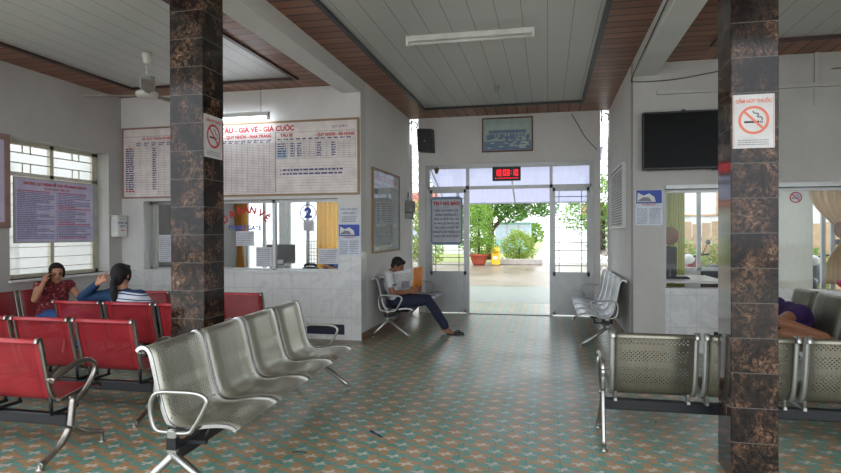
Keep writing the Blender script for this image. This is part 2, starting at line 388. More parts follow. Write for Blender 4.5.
# television wall
boxes('wall_back_right', [(0, (1.06, YT, 0), (1.44, YT + .2, 3.75)), (1, (1.44, YT, 0), (4.8, YT + .2, .8)), (0, (1.44, YT, 2.04), (4.8, YT + .2, 3.75)), (0, (4.8, YT, 0), (6.75, YT + .2, 3.75))], ['paint_grey', 'marble_wall'])
boxes('wall_right', [(0, (6.5, 1.0, 0), (6.75, YT, 3.75))], ['paint_grey'])
boxes('wall_back', [(0, (-2.39, YB, 2.76), (.91, YB + .2, 3.75)), (0, (-2.39, YB, 0), (-2.2, YB + .2, 2.76)), (0, (.76, YB, 0), (.91, YB + .2, 2.76)), (0, (-2.7, YB, 3.7), (1.2, YB + .2, 3.8))], ['paint_corridor'])
# office shells behind the two counters
boxes('wall_office_left', [(0, (-8.4, YT + .2, 0), (-8.2, YB, 3.2)), (0, (-8.4, YB, 0), (-6.0, YB + .2, 3.2)), (0, (-6.0, YB, 0), (-3.0, YB + .2, .75)), (0, (-6.0, YB, 2.45), (-3.0, YB + .2, 3.2)), (0, (-3.0, YB, 0), (-2.55, YB + .2, 3.2)), (0, (-5.22, YB, .75), (-5.08, YB + .2, 2.45))], ['paint_white'])
boxes('wall_office_right', [(0, (1.06, YB, 0), (1.95, YB + .2, 3.2)), (0, (1.95, YB, 0), (3.68, YB + .2, .84)), (0, (1.95, YB, 2.4), (5.0, YB + .2, 3.2)), (0, (3.68, YB, 0), (4.24, YB + .2, .35)), (0, (4.24, YB, 0), (5.0, YB + .2, .3)), (0, (5.0, YB, 0), (6.75, YB + .2, 3.2)), (0, (6.5, YT + .2, 0), (6.75, YB, 3.2))], ['paint_white'])
boxes('ceiling_office', [(0, (-8.4, YT + .2, 3.0), (-2.67, YB + .2, 3.1)), (0, (1.18, YT + .2, 3.0), (6.75, YB + .2, 3.1))], ['paint_white'])
# roof slab over everything keeps the daylight to the openings
boxes('ceiling_slab', [(0, (-6.65, Y0 - .1, 3.8), (6.75, YB + .3, 3.95)), (0, (-8.4, YT, 3.1), (-6.4, YB + .3, 3.95))], ['paint_grey'])
# centre ceiling
def ceil(name, x0, x1, y0, y1, z, wl, wr, wf, trim):
    mb = MB()
    mb.mat(0).box((x0 + wl, y0, z), (x1 - wr, y1 - wf, z + .05))
    mb.mat(1).box((x0, y0, z - .012), (x0 + wl, y1, z + .05)); mb.box((x1 - wr, y0, z - .012), (x1, y1, z + .05))
    mb.mat(2).box((x0 + wl, y1 - wf, z - .012), (x1 - wr, y1, z + .05))
    struct(mb, name, ['ceiling_pvc', 'wood_soffit_long', 'wood_soffit_cross'])
    t = MB(); a, b, c = x0 + wl, x1 - wr, y1 - wf
    t.box((a - .025, y0, z - .035), (a + .025, c + .025, z + .01)); t.box((b - .025, y0, z - .035), (b + .025, c + .025, z + .01)); t.box((a - .025, c - .025, z - .036), (b + .025, c + .025, z + .01))
    struct(t, 'trim_' + name, trim)
ceil('ceiling_centre', -2.55, 1.06, Y0, YB, 3.68, .45, .49, .82, 'black_trim')
ceil('ceiling_left', -6.4, -2.82, Y0, YT, 3.6, .57, .48, .48, 'dark_trim')
ceil('ceiling_right', 1.34, 6.5, Y0, YT, 3.64, .5, .5, .62, 'dark_trim')
struct(MB().bbox((-2.82, Y0, 3.47), (-2.55, YT, 3.78), .008), 'trim_4', 'paint_beam')
struct(MB().bbox((1.06, Y0, 3.47), (1.34, YT, 3.78), .008), 'trim_5', 'paint_beam')
# thin wall trims
boxes('trim_1', [(0, (1.34, YT - .05, 3.22), (6.5, YT, 3.27)), (0, (3.10, YT - .03, 3.27), (3.15, YT, 3.63)), (0, (3.10, YT - .012, 3.0), (3.13, YT, 3.22))], ['paint_grey'])
boxes('trim_2', [(0, (-6.05, YT - .03, .93), (-2.86, YT + .2, .965)), ], ['marble_wall'])
boxes('trim_3', [(0, (-3.36, YT - .012, .075), (-2.80, YT, .215)), (0, (2.0, YT - .012, .1), (2.45, YT, .27))], ['navy_panel'])
boxes('baseboard_back', [(0, (-2.55, YT, 0), (-2.535, YB, .1)), (0, (1.045, YT, 0), (1.06, YB, .1)), (0, (1.06, YT - .015, 0), (1.44, YT, .1))], ['desk_brown'])

# ------------------------------------------------------------------ window_1: deep left window, bars and poster
w = bpy.data.objects.new('window_1', None); COL.objects.link(w); w.location = (-6.6, 5.88, .94); w.rotation_euler = (0, 0, pi / 2); w['kind'] = 'structure'
W, Hh = 1.65, 1.76
f = MB()
for a, b in (((0, 0, 0), (W, .05, .05)), ((0, 0, Hh - .05), (W, .05, Hh)), ((0, 0, 0), (.05, .05, Hh)), ((W - .05, 0, 0), (W, .05, Hh)), ((0, 0, 1.31), (W, .05, 1.36)), ((.8, 0, 0), (.86, .05, Hh)), ((.05, .0, .05), (.09, .04, Hh)), ((W - .1, 0, .05), (W - .06, .04, Hh))): f.box(a, b)
f.build('window_frame', 'bar_cream', w)
g = MB(); g.quad((.05, .04, .05), (W - .05, .04, .05), (W - .05, .04, Hh - .05), (.05, .04, Hh - .05)); g.build('window_pane', 'glass', w)
b = MB()
for k in range(9): b.box((.05, -.009, .12 + k * .135), (W - .05, 0, .129 + k * .135))
for x0, x1 in ((.05, .8), (.86, 1.6)):
    for z in (1.47, 1.6): b.box((x0, -.012, z), (x1, 0, z + .014))
    xm = (x0 + x1) / 2
    for dx in (-.06, .06): b.box((xm + dx - .007, -.012, 1.36), (xm + dx + .007, 0, 1.47)); b.box((xm + dx - .007, -.012, 1.6), (xm + dx + .007, 0, 1.71))
b.build('window_bars', 'bar_cream', w)
s_ = MB().box((-.02, -.24, -.03), (W + .02, -.0, 0)).build('window_sill', 'paint_beam', w)

# ------------------------------------------------------------------ window_2: ticket counter glass
w = bpy.data.objects.new('window_2', None); COL.objects.link(w); w.location = (-6.02, YT + .15, .955); w['kind'] = 'structure'
W, Hh = 3.13, 1.045; f = MB()
for a, b in (((0, 0, Hh - .045), (W, .06, Hh)), ((0, 0, 0), (.05, .06, Hh)), ((W - .02, 0, 0), (W, .06, Hh)), ((2.05, 0, 0), (2.1, .06, Hh)), ((1.0, 0, 0), (1.05, .06, Hh)), ((0, 0, 0), (W, .06, .03)), ((.09, .0, .03), (.115, .05, Hh))): f.box(a, b)
f.build('window_frame', 'alu', w)
g = MB()
for a, b in ((.05, 1.0), (1.05, 2.05), (2.1, W - .02)): g.quad((a, .03, .03), (b, .03, .03), (b, .03, Hh - .045), (a, .03, Hh - .045))
g.build('window_pane', 'glass', w)
# ------------------------------------------------------------------ window_3: counter glass under the television
w = bpy.data.objects.new('window_3', None); COL.objects.link(w); w.location = (1.44, YT + .1, .80); w['kind'] = 'structure'
W, Hh = 3.36, 1.24; f = MB()
for a, b in (((0, 0, Hh - .04), (W, .06, Hh)), ((0, 0, 0), (.03, .06, Hh)), ((W - .03, 0, 0), (W, .06, Hh)), ((1.12, 0, 0), (1.18, .06, Hh)), ((2.26, 0, 0), (2.31, .06, Hh))): f.box(a, b)
f.box((0, -.13, Hh), (W, 0, Hh + .05)); f.build('window_frame', 'alu', w)
g = MB()
for a, b in ((.03, 1.12), (1.18, 2.26), (2.31, W - .03)): g.quad((a, .03, .1), (b, .03, .1), (b, .03, Hh - .04), (a, .03, Hh - .04))
g.build('window_pane', 'glass', w)
# office outer windows
def officewin(n, x0, x1, z0, z1, muls):
    w = bpy.data.objects.new('window_%d' % n, None); COL.objects.link(w); w.location = (x0, YB + .05, z0); w['kind'] = 'structure'
    W, Hh = x1 - x0, z1 - z0; f = MB()
    for a, b in (((0, 0, Hh - .05), (W, .06, Hh)), ((0, 0, 0), (W, .06, .05)), ((0, 0, 0), (.05, .06, Hh)), ((W - .05, 0, 0), (W, .06, Hh))): f.box(a, b)
    for q in muls: f.box((q - .03, 0, 0), (q + .03, .06, Hh))
    f.build('window_frame', 'alu_white', w)
    MB().quad((.05, .03, .05), (W - .05, .03, .05), (W - .05, .03, Hh - .05), (.05, .03, Hh - .05)).build('window_pane', 'glass', w); return w
officewin(4, -6.0, -5.22, .75, 2.45, [.4]); wn = officewin(5, -5.08, -3.0, .75, 2.45, [.42, .72, 1.4])
b = MB()
for k in range(12): b.box((.42, -.02, .1 + k * .07), (.72, -.01, .108 + k * .07))
for k in range(5): b.box((.44 + k * .06, -.02, .05), (.448 + k * .06, -.01, .9))
b.build('window_bars', 'bar_grey', wn)
officewin(6, 1.95, 3.68, .84, 2.4, [.6]); officewin(7, 4.24, 5.0, .3, 2.4, [.22, .36])

# ------------------------------------------------------------------ door_1: aluminium entrance, two fixed leaves and a transom
d = bpy.data.objects.new('door_1', None); COL.objects.link(d); d.location = (-2.2, YB, 0); d['kind'] = 'structure'
X = [0, .03, .72, .78, 2.24, 2.30, 2.93, 2.96]; f = MB()
f.box((-.05, -.03, 2.70), (3.0, .07, 2.77)); f.box((0, -.02, 2.31), (2.96, .07, 2.37))
for a, b in ((-.05, .03), (.72, .775), (2.235, 2.29), (2.93, 3.0)): f.box((a, -.02, 0), (b, .07, 2.70))
f.build('door_frame', 'alu', d)
MB().quad((.03, .03, 2.37), (.72, .03, 2.37), (.72, .03, 2.70), (.03, .03, 2.70)).quad((.775, .03, 2.37), (2.235, .03, 2.37), (2.235, .03, 2.70), (.775, .03, 2.70)).quad((2.29, .03, 2.37), (2.93, .03, 2.37), (2.93, .03, 2.70), (2.29, .03, 2.70)).build('transom_pane', 'glass', d)
for (a, b) in ((.03, .72), (2.29, 2.93)):
    l = MB(); t = .045
    for p, q in (((a, 0, .02), (b, .05, .07)), ((a, 0, .72), (b, .05, .79)), ((a, 0, 2.25), (b, .05, 2.31)), ((a, 0, .02), (a + t, .05, 2.31)), ((b - t, 0, .02), (b, .05, 2.31))): l.box(p, q)
    lf = l.build('door_leaf', 'alu', d)
    pn = MB(); n = 9; wd = (b - a - 2 * t) / n
    for k in range(n):
        x = a + t + k * wd; pn.box((x, .018, .07), (x + wd * .82, .034, .72)); pn.box((x + wd * .82, .026, .07), (x + wd, .03, .72))
    pn.build('kick_panel', 'alu', lf)
    MB().quad((a + t, .035, .79), (b - t, .035, .79), (b - t, .035, 2.25), (a + t, .035, 2.25)).build('door_pane', 'glass', lf)
    bar = MB()
    for k in range(10): bar.box((a + t, .0, .9 + k * .138), (b - t, .012, .912 + k * .138))
    for x in (a + t + .06, b - t - .1): bar.box((x, .0, .79), (x + .012, .012, 2.25))
    bar.build('door_bars', 'bar_grey', lf)
MB().box((.775, -.06, -.002), (2.235, .12, .014)).build('threshold', 'porch_tile', d)
# scroll grilles filling the two tall slots either side of the back wall
for nm, x0, x1 in (('window_8', -2.55, -2.39), ('window_9', .91, 1.06)):
    g = MB(); xm = (x0 + x1) / 2; r = (x1 - x0) / 2 - .02
    for x in (x0 + .005, x1 - .005): g.box((x - .005, YB + .05, 0), (x + .005, YB + .066, 3.68))
    z = .1
    while z < 3.62:
        g.tube([(xm + r * cos(t * pi / 10), YB + .058, z + r + r * sin(t * pi / 10)) for t in range(20)], .006, True, 6)
        z += 2 * r; g.box((x0, YB + .055, z), (x1, YB + .061, z + .006)); z += .03
    struct(g, nm, 'bar_light')

# ------------------------------------------------------------------ pillars
def pillar(label, x0, x1, y0, y1):
    p = thing('tiled_pillar', label, 'pillar', ((x0 + x1) / 2, (y0 + y1) / 2, 0), 0, 'tiled pillars')
    a, b = (x1 - x0) / 2, (y1 - y0) / 2
    MB().bbox((-a, -b, 0), (a, b, 3.47), .004).build('shaft', 'pillar_marble', p); return p
pillar('dark brown marble tiled square pillar behind the long chrome bench', -2.80, -2.52, 3.93, 4.215)
pillar('dark brown marble tiled square pillar in front of the olive steel bench', 1.083, 1.345, 3.85, 4.125)

# ================================================================== BENCHES
def shell(name, prof, x0, w, mt, par, th=.006, lip_roll=True):
    """one bent sheet, back and seat together, uv in metres"""
    pts = spline([(0, a, b) for a, b in prof], 5); mb = MB(); nx = 3; s = 0; rows = []
    for i, p in enumerate(pts):
        if i: s += (p - pts[i - 1]).length
        n = mb.add([(x0 + w * k / nx, p.y, p.z) for k in range(nx + 1)]); rows.append(n)
        for k in range(nx + 1): mb.uv[n + k] = (w * k / nx, s)
    for a, b in zip(rows, rows[1:]):
        for k in range(nx): mb.face((a + k, b + k, b + k + 1, a + k + 1), True)
    o = mb.build(name, mt, par); md = o.modifiers.new('thick', 'SOLIDIFY'); md.thickness = th; md.offset = 0; return o
def band(prof, x0, x1, d0, d1):
    """side frame: flat strip following the profile"""
    pts = spline([(0, a, b) for a, b in prof], 5); mb = MB(); rows = []
    for i, p in enumerate(pts):
        a = pts[max(0, i - 1)]; b = pts[min(len(pts) - 1, i + 1)]; t = (b - a).normalized(); n = V3((0, -t.z, t.y))
        rows.append(mb.add([(x0, *(p + n * d0).yz), (x1, *(p + n * d0).yz), (x1, *(p + n * d1).yz), (x0, *(p + n * d1).yz)]))
    for a, b in zip(rows, rows[1:]):
        for k in range(4): mb.face((a + k, a + (k + 1) % 4, b + (k + 1) % 4, b + k), k in (0, 2))
    mb.face([rows[0] + k for k in (3, 2, 1, 0)]); mb.face([rows[-1] + k for k in range(4)]); return mb
PROF_STEEL = [(-.07, .825), (-.05, .845), (-.015, .845), (.012, .815), (.033, .74), (.065, .60), (.095, .49), (.125, .425), (.175, .395), (.25, .395), (.37, .415), (.46, .42), (.51, .412), (.54, .395)]
PROF_PLAIN = [(-.035, .775), (-.03, .795), (-.012, .805), (.0, .79), (.012, .70), (.03, .56), (.055, .45), (.09, .385), (.15, .355), (.24, .37), (.37, .405), (.46, .415), (.51, .40), (.53, .375)]
PROF_RED = [(-.03, .795), (-.025, .812), (-.008, .82), (.006, .80), (.03, .68), (.06, .54), (.085, .45), (.115, .405), (.17, .385), (.28, .40), (.40, .42), (.46, .42), (.50, .405), (.52, .385)]
def bench(label, loc, rz, n, pitch, w, prof, shell_m, frame_m, leg_m, beam_m, style, group='steel waiting benches', arms=(True, True), name='waiting_bench'):
    r = thing(name, label, 'bench', loc, rz, group); L = n * pitch; g = (pitch - w) / 2
    bz = .30 if style != 'red' else .285
    MB().bbox((-.02, .15, bz - .075), (L + .02, .21, bz), .006).build('beam', beam_m, r)
    for k in range(n):
        x = k * pitch + g
        st = shell('seat', prof, x, w, shell_m, r)
        fw = .009 if style == 'chrome' else .026 if style == 'plain' else .022
        lo, hi = (-.012, .014) if style == 'plain' else (-.010, .010)
        for a, b in ((x - .004, x + fw), (x + w - fw, x + w + .004)):
            band(prof, a, b, lo, hi).build('side_frame', frame_m, st)
        for xx in (x + .03, x + w - .05):
            br = MB()
            br.box((xx, .10, bz), (xx + .02, .34, bz + .02))
            br.tube([(xx + .01, .12, bz + .01), (xx + .01, .11, .44)], .012, False, 8); br.tube([(xx + .01, .32, bz + .01), (xx + .01, .36, .405)], .01, False, 8)
            br.build('seat_bracket', frame_m if style == 'plain' else 'black_steel', st)
    for i, x in enumerate((-.035, L + .035)):
        lg = MB(); y0 = .18
        if style == 'red':
            lg.tube(spline([(x, y0 + .02, .40), (x, y0, .26), (x, y0 - .01, .17)], 4), .024, False, 12)
            lg.tube(spline([(x, y0 - .01, .2), (x, y0 - .08, .115), (x, y0 - .2, .045), (x, y0 - .25, .03)], 5), [.026] * 6 + [.02] * 10, False, 10)
            lg.tube(spline([(x, y0 - .01, .2), (x, y0 + .1, .13), (x, y0 + .22, .09), (x, y0 + .28, .07)], 5), [.026] * 6 + [.02] * 10, False, 10)
            feet = ((y0 - .25, .03), (y0 + .28, .07))
        elif style == 'plain':
            lg.tube(spline([(x, -.02, .55), (x, .0, .40), (x, -.03, .2), (x, -.07, .03)], 5), [.016] * 16, False, 10)
            lg.tube(spline([(x, .0, .40), (x, .12, .27), (x, .30, .12), (x, .42, .035)], 5), .017, False, 10)
            lg.tube([(x, .18, bz - .04), (x + (.05 if i == 0 else -.05), .18, bz - .04)], .02, False, 8)
            feet = ((-.07, .03), (.42, .035))
        else:
            lg.bbox((x - .018, y0 - .028, .235), (x + .018, y0 + .028, .40), .006)
            lg.tube([(x, y0, .265), (x, y0 - .20, .06), (x, y0 - .23, .03)], [.026, .019, .018], False, 10)
            lg.tube([(x, y0, .265), (x, y0 + .28, .06), (x, y0 + .32, .03)], [.026, .019, .018], False, 10)
            feet = ((y0 - .23, .03), (y0 + .32, .03))
        lo_ = lg.build('leg', leg_m, r)
        if style == 'chrome': MB().bbox((x - .02, y0 - .03, .29), (x + .02, y0 + .03, .36), .004).build('leg_clamp', 'black_plastic', lo_)
        for (fy, fz) in feet:
            MB().lathe([(.026, 0), (.026, .008), (.012, .014), (.012, fz + .006)], 12, (x, fy, 0)).build('foot_pad', leg_m, lo_)
        if arms[i]:
            a = MB()
            if style == 'red':
                a.tube(spline([(x, .02, .545), (x, .12, .585), (x, .25, .625), (x, .35, .615), (x, .395, .56), (x, .37, .49), (x, .30, .41), (x, .22, .36), (x, .19, .30)], 5), .019, False, 10)
                a.tube([(x, .035, .55), (x + (.05 if i == 0 else -.05), .035, .55)], .014, False, 8)
            elif style == 'plain':
                a.tube(spline([(x, .0, .40), (x, -.01, .5), (x, .02, .585), (x, .10, .605), (x, .3, .60), (x, .38, .575), (x, .36, .50), (x, .26, .42), (x, .14, .34)], 5), .017, False, 10)
            else:
                a.tube(spline([(x, .05, .56), (x, .09, .605), (x, .2, .612), (x, .33, .607), (x, .385, .575), (x, .37, .52), (x, .31, .42), (x, .27, .385), (x, .15, .385), (x, .075, .40), (x, .045, .48)], 5, True), .013, True, 10)
            a.build('armrest', leg_m, r)
    return r
def rot_y_to(dx, dy): return math.atan2(dy, dx) - pi / 2
# long chrome bench, four seats, in the left foreground
ang = math.atan2(-1, .056)
bench('long empty chrome four seat bench with finely perforated backs and seats', (-2.375, 5.29, 0), ang, 4, .592, .574, PROF_STEEL, 'seat_chrome', 'chrome', 'brushed_steel', 'black_steel', 'chrome')
# bench of the reader and the one facing it
bench('chrome bench with a barefoot newspaper reader sitting on it, under the notice board', (-2.42, 10.5, 0), -pi / 2, 4, .60, .575, PROF_STEEL, 'seat_grey', 'chrome', 'brushed_steel', 'black_steel', 'chrome')
bench('empty silver bench near the entrance door, under the framed notice', (.93, 7.95, 0), pi / 2, 4, .60, .58, [(a, b + .03 * (b > .6)) for a, b in PROF_STEEL], 'seat_grey', 'silver_band', 'brushed_steel', 'black_steel', 'chrome')
# olive benches on the right
bench('olive steel bench seen from behind, passing behind the dark pillar with no smoking sign', (.43 - .02, 4.25, 0), 0, 5, .605, .565, PROF_PLAIN, 'seat_olive', 'silver_band', 'brushed_steel', 'black_steel', 'plain')
bench('steel bench with a person in purple lying asleep on it', (2.83, 5.15, 0), pi / 2, 4, .61, .58, PROF_STEEL, 'seat_olive', 'silver_band', 'brushed_steel', 'black_steel', 'chrome')
# red benches
RG = 'red mesh benches on the left'
def red(label, loc, rz, n): return bench(label, loc, rz, n, .6, .555, PROF_RED, 'seat_red', 'pewter', 'pewter', 'black_steel', 'red', RG, name='red_bench')
red('red mesh bench with a pewter armrest, farthest from the ticket counter', (-3.19 - 4 * .6, 3.17, 0), 0, 4)
red('red mesh bench second farthest from the ticket counter, standing empty', (-3.17 - 4 * .6, 4.02, 0), 0, 4)
red('red mesh bench with a person in blue striped jacket leaning on it', (-3.20 - 3 * .6, 5.08, 0), 0, 3)
red('rearmost red mesh bench facing the ticket counter, half hidden by a pillar', (-3.17 - 3 * .6, 6.14, 0), 0, 3)
red('red mesh bench standing along the wall under the barred window', (-6.24, 6.42, 0), -pi / 2, 3)

# ================================================================== PEOPLE
def finish(mb, name, mt, par, voxel, smooth=4):
    o = mb.build(name, mt, par, True)
    md = o.modifiers.new('skin', 'REMESH'); md.mode = 'VOXEL'; md.voxel_size = voxel; md.use_smooth_shade = True
    ms = o.modifiers.new('soft', 'SMOOTH'); ms.iterations = smooth; ms.factor = .5
    me = bpy.data.meshes.new_from_object(o.evaluated_get(bpy.context.evaluated_depsgraph_get()))
    o.modifiers.clear(); o.data = me; me.name = name
    for p in me.polygons: p.use_smooth = True
    if not me.materials: me.materials.append(M[mt])
    return o
def frame(f, u):
    f = V3(f).normalized(); u = V3(u); u = (u - f * u.dot(f)).normalized(); r = f.cross(u)
    return Matrix((r, f, u)).transposed()        # columns: right, forward, up
def head_into(mb, c, R, s=1.0):
    """skull, jaw, nose, brow, lips, ears; c = head centre"""
    def P_(x, y, z): return V3(c) + R @ V3((x * s, y * s, z * s))
    def E(p, r): mb.ell(P_(*p), [q * s for q in r], R, 16, 11)
    E((0, -.012, .03), (.074, .094, .088)); E((0, .02, -.035), (.06, .07, .078)); E((0, .045, -.085), (.036, .036, .03))
    E((0, .062, .018), (.052, .022, .016)); E((0, .098, -.022), (.013, .018, .014)); mb.caps([(P_(0, .083, .012), .009 * s), (P_(0, .1, -.02), .012 * s)])
    E((0, .083, -.056), (.024, .012, .009)); E((0, .06, -.03), (.055, .022, .03))
    for q in (-1, 1): E((q * .077, -.012, -.005), (.011, .02, .03))
def eyes(c, R, par, s=1.0):
    for q in (-1, 1):
        MB().ell(V3(c) + R @ V3((q * .029 * s, .081 * s, .0)), (.0125 * s, .007 * s, .006 * s), R, 10, 6).build('eye', 'eye_dark', par)
    MB().ell(V3(c) + R @ V3((0, .09 * s, -.056 * s)), (.021 * s, .008 * s, .007 * s), R, 10, 6).build('lips', 'lip', par)
    for q in (-1, 1):
        MB().ell(V3(c) + R @ V3((q * .03 * s, .082 * s, .022 * s)), (.019 * s, .006 * s, .004 * s), R, 10, 6).build('eyebrow', 'hair', par)
def hand_into(mb, w, d, nrm, curl=.5, side=1, s=1.0, spread=.12):
    """palm, four unequal bent fingers and a thumb off the side of the palm"""
    d = V3(d).normalized(); nrm = V3(nrm); nrm = (nrm - d * nrm.dot(d)).normalized(); x = d.cross(nrm) * side
    w = V3(w); R = Matrix((x, d, nrm)).transposed()
    mb.ell(w + d * .05 * s, (.041 * s, .055 * s, .016 * s), R, 12, 8); mb.caps([(w - d * .01, .026 * s), (w + d * .03 * s, .026 * s)])
    for k, ln in enumerate((.068, .078, .072, .056)):
        off = (k - 1.5) * .0205 * s; p = w + d * .088 * s + x * off; a = 0; ch = [(w + d * .05 * s + x * off * .8, .0095 * s), (p, .0095 * s)]
        dd = (d + x * spread * (k - 1.5)).normalized()
        for j, fr in enumerate((.45, .32, .23)):
            a += curl * (.8 if j == 0 else 1.0); q = dd * cos(a) + nrm * sin(a); p = p + q * ln * fr * s; ch.append((p, (.009 - .0008 * j) * s))
        mb.caps(ch)
    t = w + d * .025 * s - x * .03 * s; p1 = t + (d * .6 - x * .8).normalized() * .04 * s; p2 = p1 + (d * .85 - x * .25 + nrm * curl).normalized() * .032 * s
    mb.caps([(w + d * .02 * s, .016 * s), (t, .014 * s), (p1, .0115 * s), (p2, .009 * s)])
def foot_into(mb, ankle, d, s=1.0, up=(0, 0, 1)):
    d = V3(d).normalized(); u = V3(up); u = (u - d * u.dot(d)).normalized(); R = frame(d, u); a = V3(ankle)
    mb.ell(a - d * .035 * s - u * .045 * s, (.03 * s, .038 * s, .03 * s), R); mb.ell(a + d * .06 * s - u * .045 * s, (.037 * s, .085 * s, .028 * s), R); mb.ell(a + d * .02 * s - u * .015 * s, (.03 * s, .05 * s, .04 * s), R)
    r = R @ V3((1, 0, 0))
    for k in range(5): mb.caps([(a + d * .12 * s + r * (k - 2) * .016 * s - u * .055 * s, .013 * s), (a + d * (.16 - .007 * abs(k - 1)) * s + r * (k - 2) * .0175 * s - u * .058 * s, .010 * s)])

def person(label, J, facing, skin, top, top_m, bottom_m, hair_fn, group=None, s=1.0, sleeves=.6, feet=True, hands=None, headf=None, headu=(0, 0, 1), loc=(0, 0, 0), legs_cover=.95, voxel=.0075, top_hem=.0, legs=True):
    """J: joints in world coordinates.  hip, chest, neck, head + L/R pairs"""
    base = V3(loc); J = {k: V3(v) - base for k, v in J.items()}
    r = thing('person', label, 'person', base, 0, group)
    f = V3(facing).normalized(); up = (J['neck'] - J['hip']).normalized(); R = frame(f, up); hR = frame(headf or f, headu)
    def torso(mb, g):
        mb.ell(J['hip'] + up * .03, (.165 * s + g, .115 * s + g, .13 * s + g), R, 18, 12)
        mid = (J['hip'] + J['chest']) / 2
        mb.ell(mid, (.145 * s + g, .10 * s + g, .19 * s + g), R, 18, 12); mb.ell(J['chest'], (.165 * s + g, .11 * s + g, .17 * s + g), R, 18, 12)
        for q in 'LR': mb.caps([(J['chest'] + up * .08 * s, .085 * s + g), (J['sh' + q], .058 * s + g)])
        mb.caps([(J['neck'] - up * .06, .07 * s + g * .6), (J['sh' + 'L'] * .5 + J['neck'] * .5 - up * .03, .052 * s + g * .6)]); mb.caps([(J['neck'] - up * .06, .07 * s + g * .6), (J['shR'] * .5 + J['neck'] * .5 - up * .03, .052 * s + g * .6)])
    b = MB(); torso(b, 0)
    b.caps([(J['neck'] - up * .04, .056 * s), (J['neck'] + up * .02, .05 * s), (J['head'] - hR @ V3((0, .01, .05)), .05 * s)])
    head_into(b, J['head'], hR, s)
    for q, sd in (('L', -1), ('R', 1)):
        b.caps([(J['sh' + q], .052 * s), ((J['sh' + q] + J['el' + q]) / 2, .046 * s), (J['el' + q], .037 * s), (J['el' + q] * .65 + J['wr' + q] * .35, .038 * s), (J['wr' + q], .026 * s)])
        hd = hands[q] if hands else None
        if hd: hand_into(b, J['wr' + q], hd[0], hd[1], hd[2], hd[3], s, *hd[4:])
        if legs:
            b.caps([(J['hp' + q], .085 * s), ((J['hp' + q] + J['kn' + q]) / 2, .072 * s), (J['kn' + q], .053 * s), (J['kn' + q] * .68 + J['an' + q] * .32, .054 * s), (J['kn' + q] * .3 + J['an' + q] * .7, .04 * s), (J['an' + q], .034 * s)])
            foot_into(b, J['an' + q], J['to' + q] - J['an' + q] if 'to' + q in J else f, s)
    body = finish(b, 'body', skin, r, voxel)
    t = MB(); torso(t, .016)
    if sleeves:
        for q in 'LR':
            a, e, w = J['sh' + q], J['el' + q], J['wr' + q]
            if sleeves <= 1:
                t.caps([(a, .068 * s), (a.lerp(e, sleeves), .062 * s)])
            else:
                t.caps([(a, .068 * s), (a.lerp(e, .5), .062 * s), (e, .053 * s), (e.lerp(w, sleeves - 1), .042 * s)])
    tp = finish(t, 'shirt' if top != 'jacket' else 'jacket', top_m, r, .009)
    if bottom_m:
        t = MB(); t.ell(J['hip'] + up * .0, (.185 * s, .14 * s, .12 * s), R, 18, 12)
        for q in 'LR':
            h, k, a = J['hp' + q], J['kn' + q], J['an' + q]; e = k.lerp(a, legs_cover)
            if legs_cover < 0: t.caps([(h, .108 * s), (h.lerp(k, -legs_cover), .092 * s)])
            else: t.caps([(h, .105 * s), (h.lerp(k, .5), .092 * s), (k, .074 * s), (k.lerp(a, .45), .07 * s), (e, .062 * s)])
        finish(t, 'trousers', bottom_m, r, .009)
    hm = MB(); hair_fn(hm, J['head'], hR, s); finish(hm, 'hair', 'hair', r, .008, 3)
    eyes(J['head'], hR, r, s)
    return r
def hair_short(mb, c, R, s):
    P_ = lambda x, y, z: V3(c) + R @ V3((x * s, y * s, z * s))
    mb.ell(P_(0, -.028, .052), (.088 * s, .098 * s, .088 * s), R, 16, 11); mb.ell(P_(0, .05, .088), (.066 * s, .042 * s, .034 * s), R); mb.ell(P_(0, -.065, .0), (.074 * s, .052 * s, .07 * s), R)
    for q in (-1, 1): mb.ell(P_(q * .07, .0, .03), (.017 * s, .034 * s, .04 * s), R)
def hair_bun(mb, c, R, s):
    P_ = lambda x, y, z: V3(c) + R @ V3((x * s, y * s, z * s))
    mb.ell(P_(0, -.032, .045), (.086 * s, .096 * s, .088 * s), R, 16, 11); mb.ell(P_(0, .03, .093), (.07 * s, .045 * s, .03 * s), R); mb.ell(P_(0, -.07, -.03), (.07 * s, .05 * s, .08 * s), R)
    for q in (-1, 1): mb.ell(P_(q * .072, .012, .01), (.018 * s, .035 * s, .07 * s), R)
def hair_tail(mb, c, R, s):
    P_ = lambda x, y, z: V3(c) + R @ V3((x * s, y * s, z * s))
    hair_bun(mb, c, R, s); mb.ell(P_(0, -.04, .03), (.09 * s, .095 * s, .092 * s), R, 16, 11)
    mb.caps([(P_(0, -.1, -.03), .035 * s), (P_(0, -.13, -.08), .034 * s), (P_(.012, -.13, -.16), .04 * s), (P_(.02, -.12, -.24), .034 * s), (P_(.026, -.115, -.30), .015 * s)])

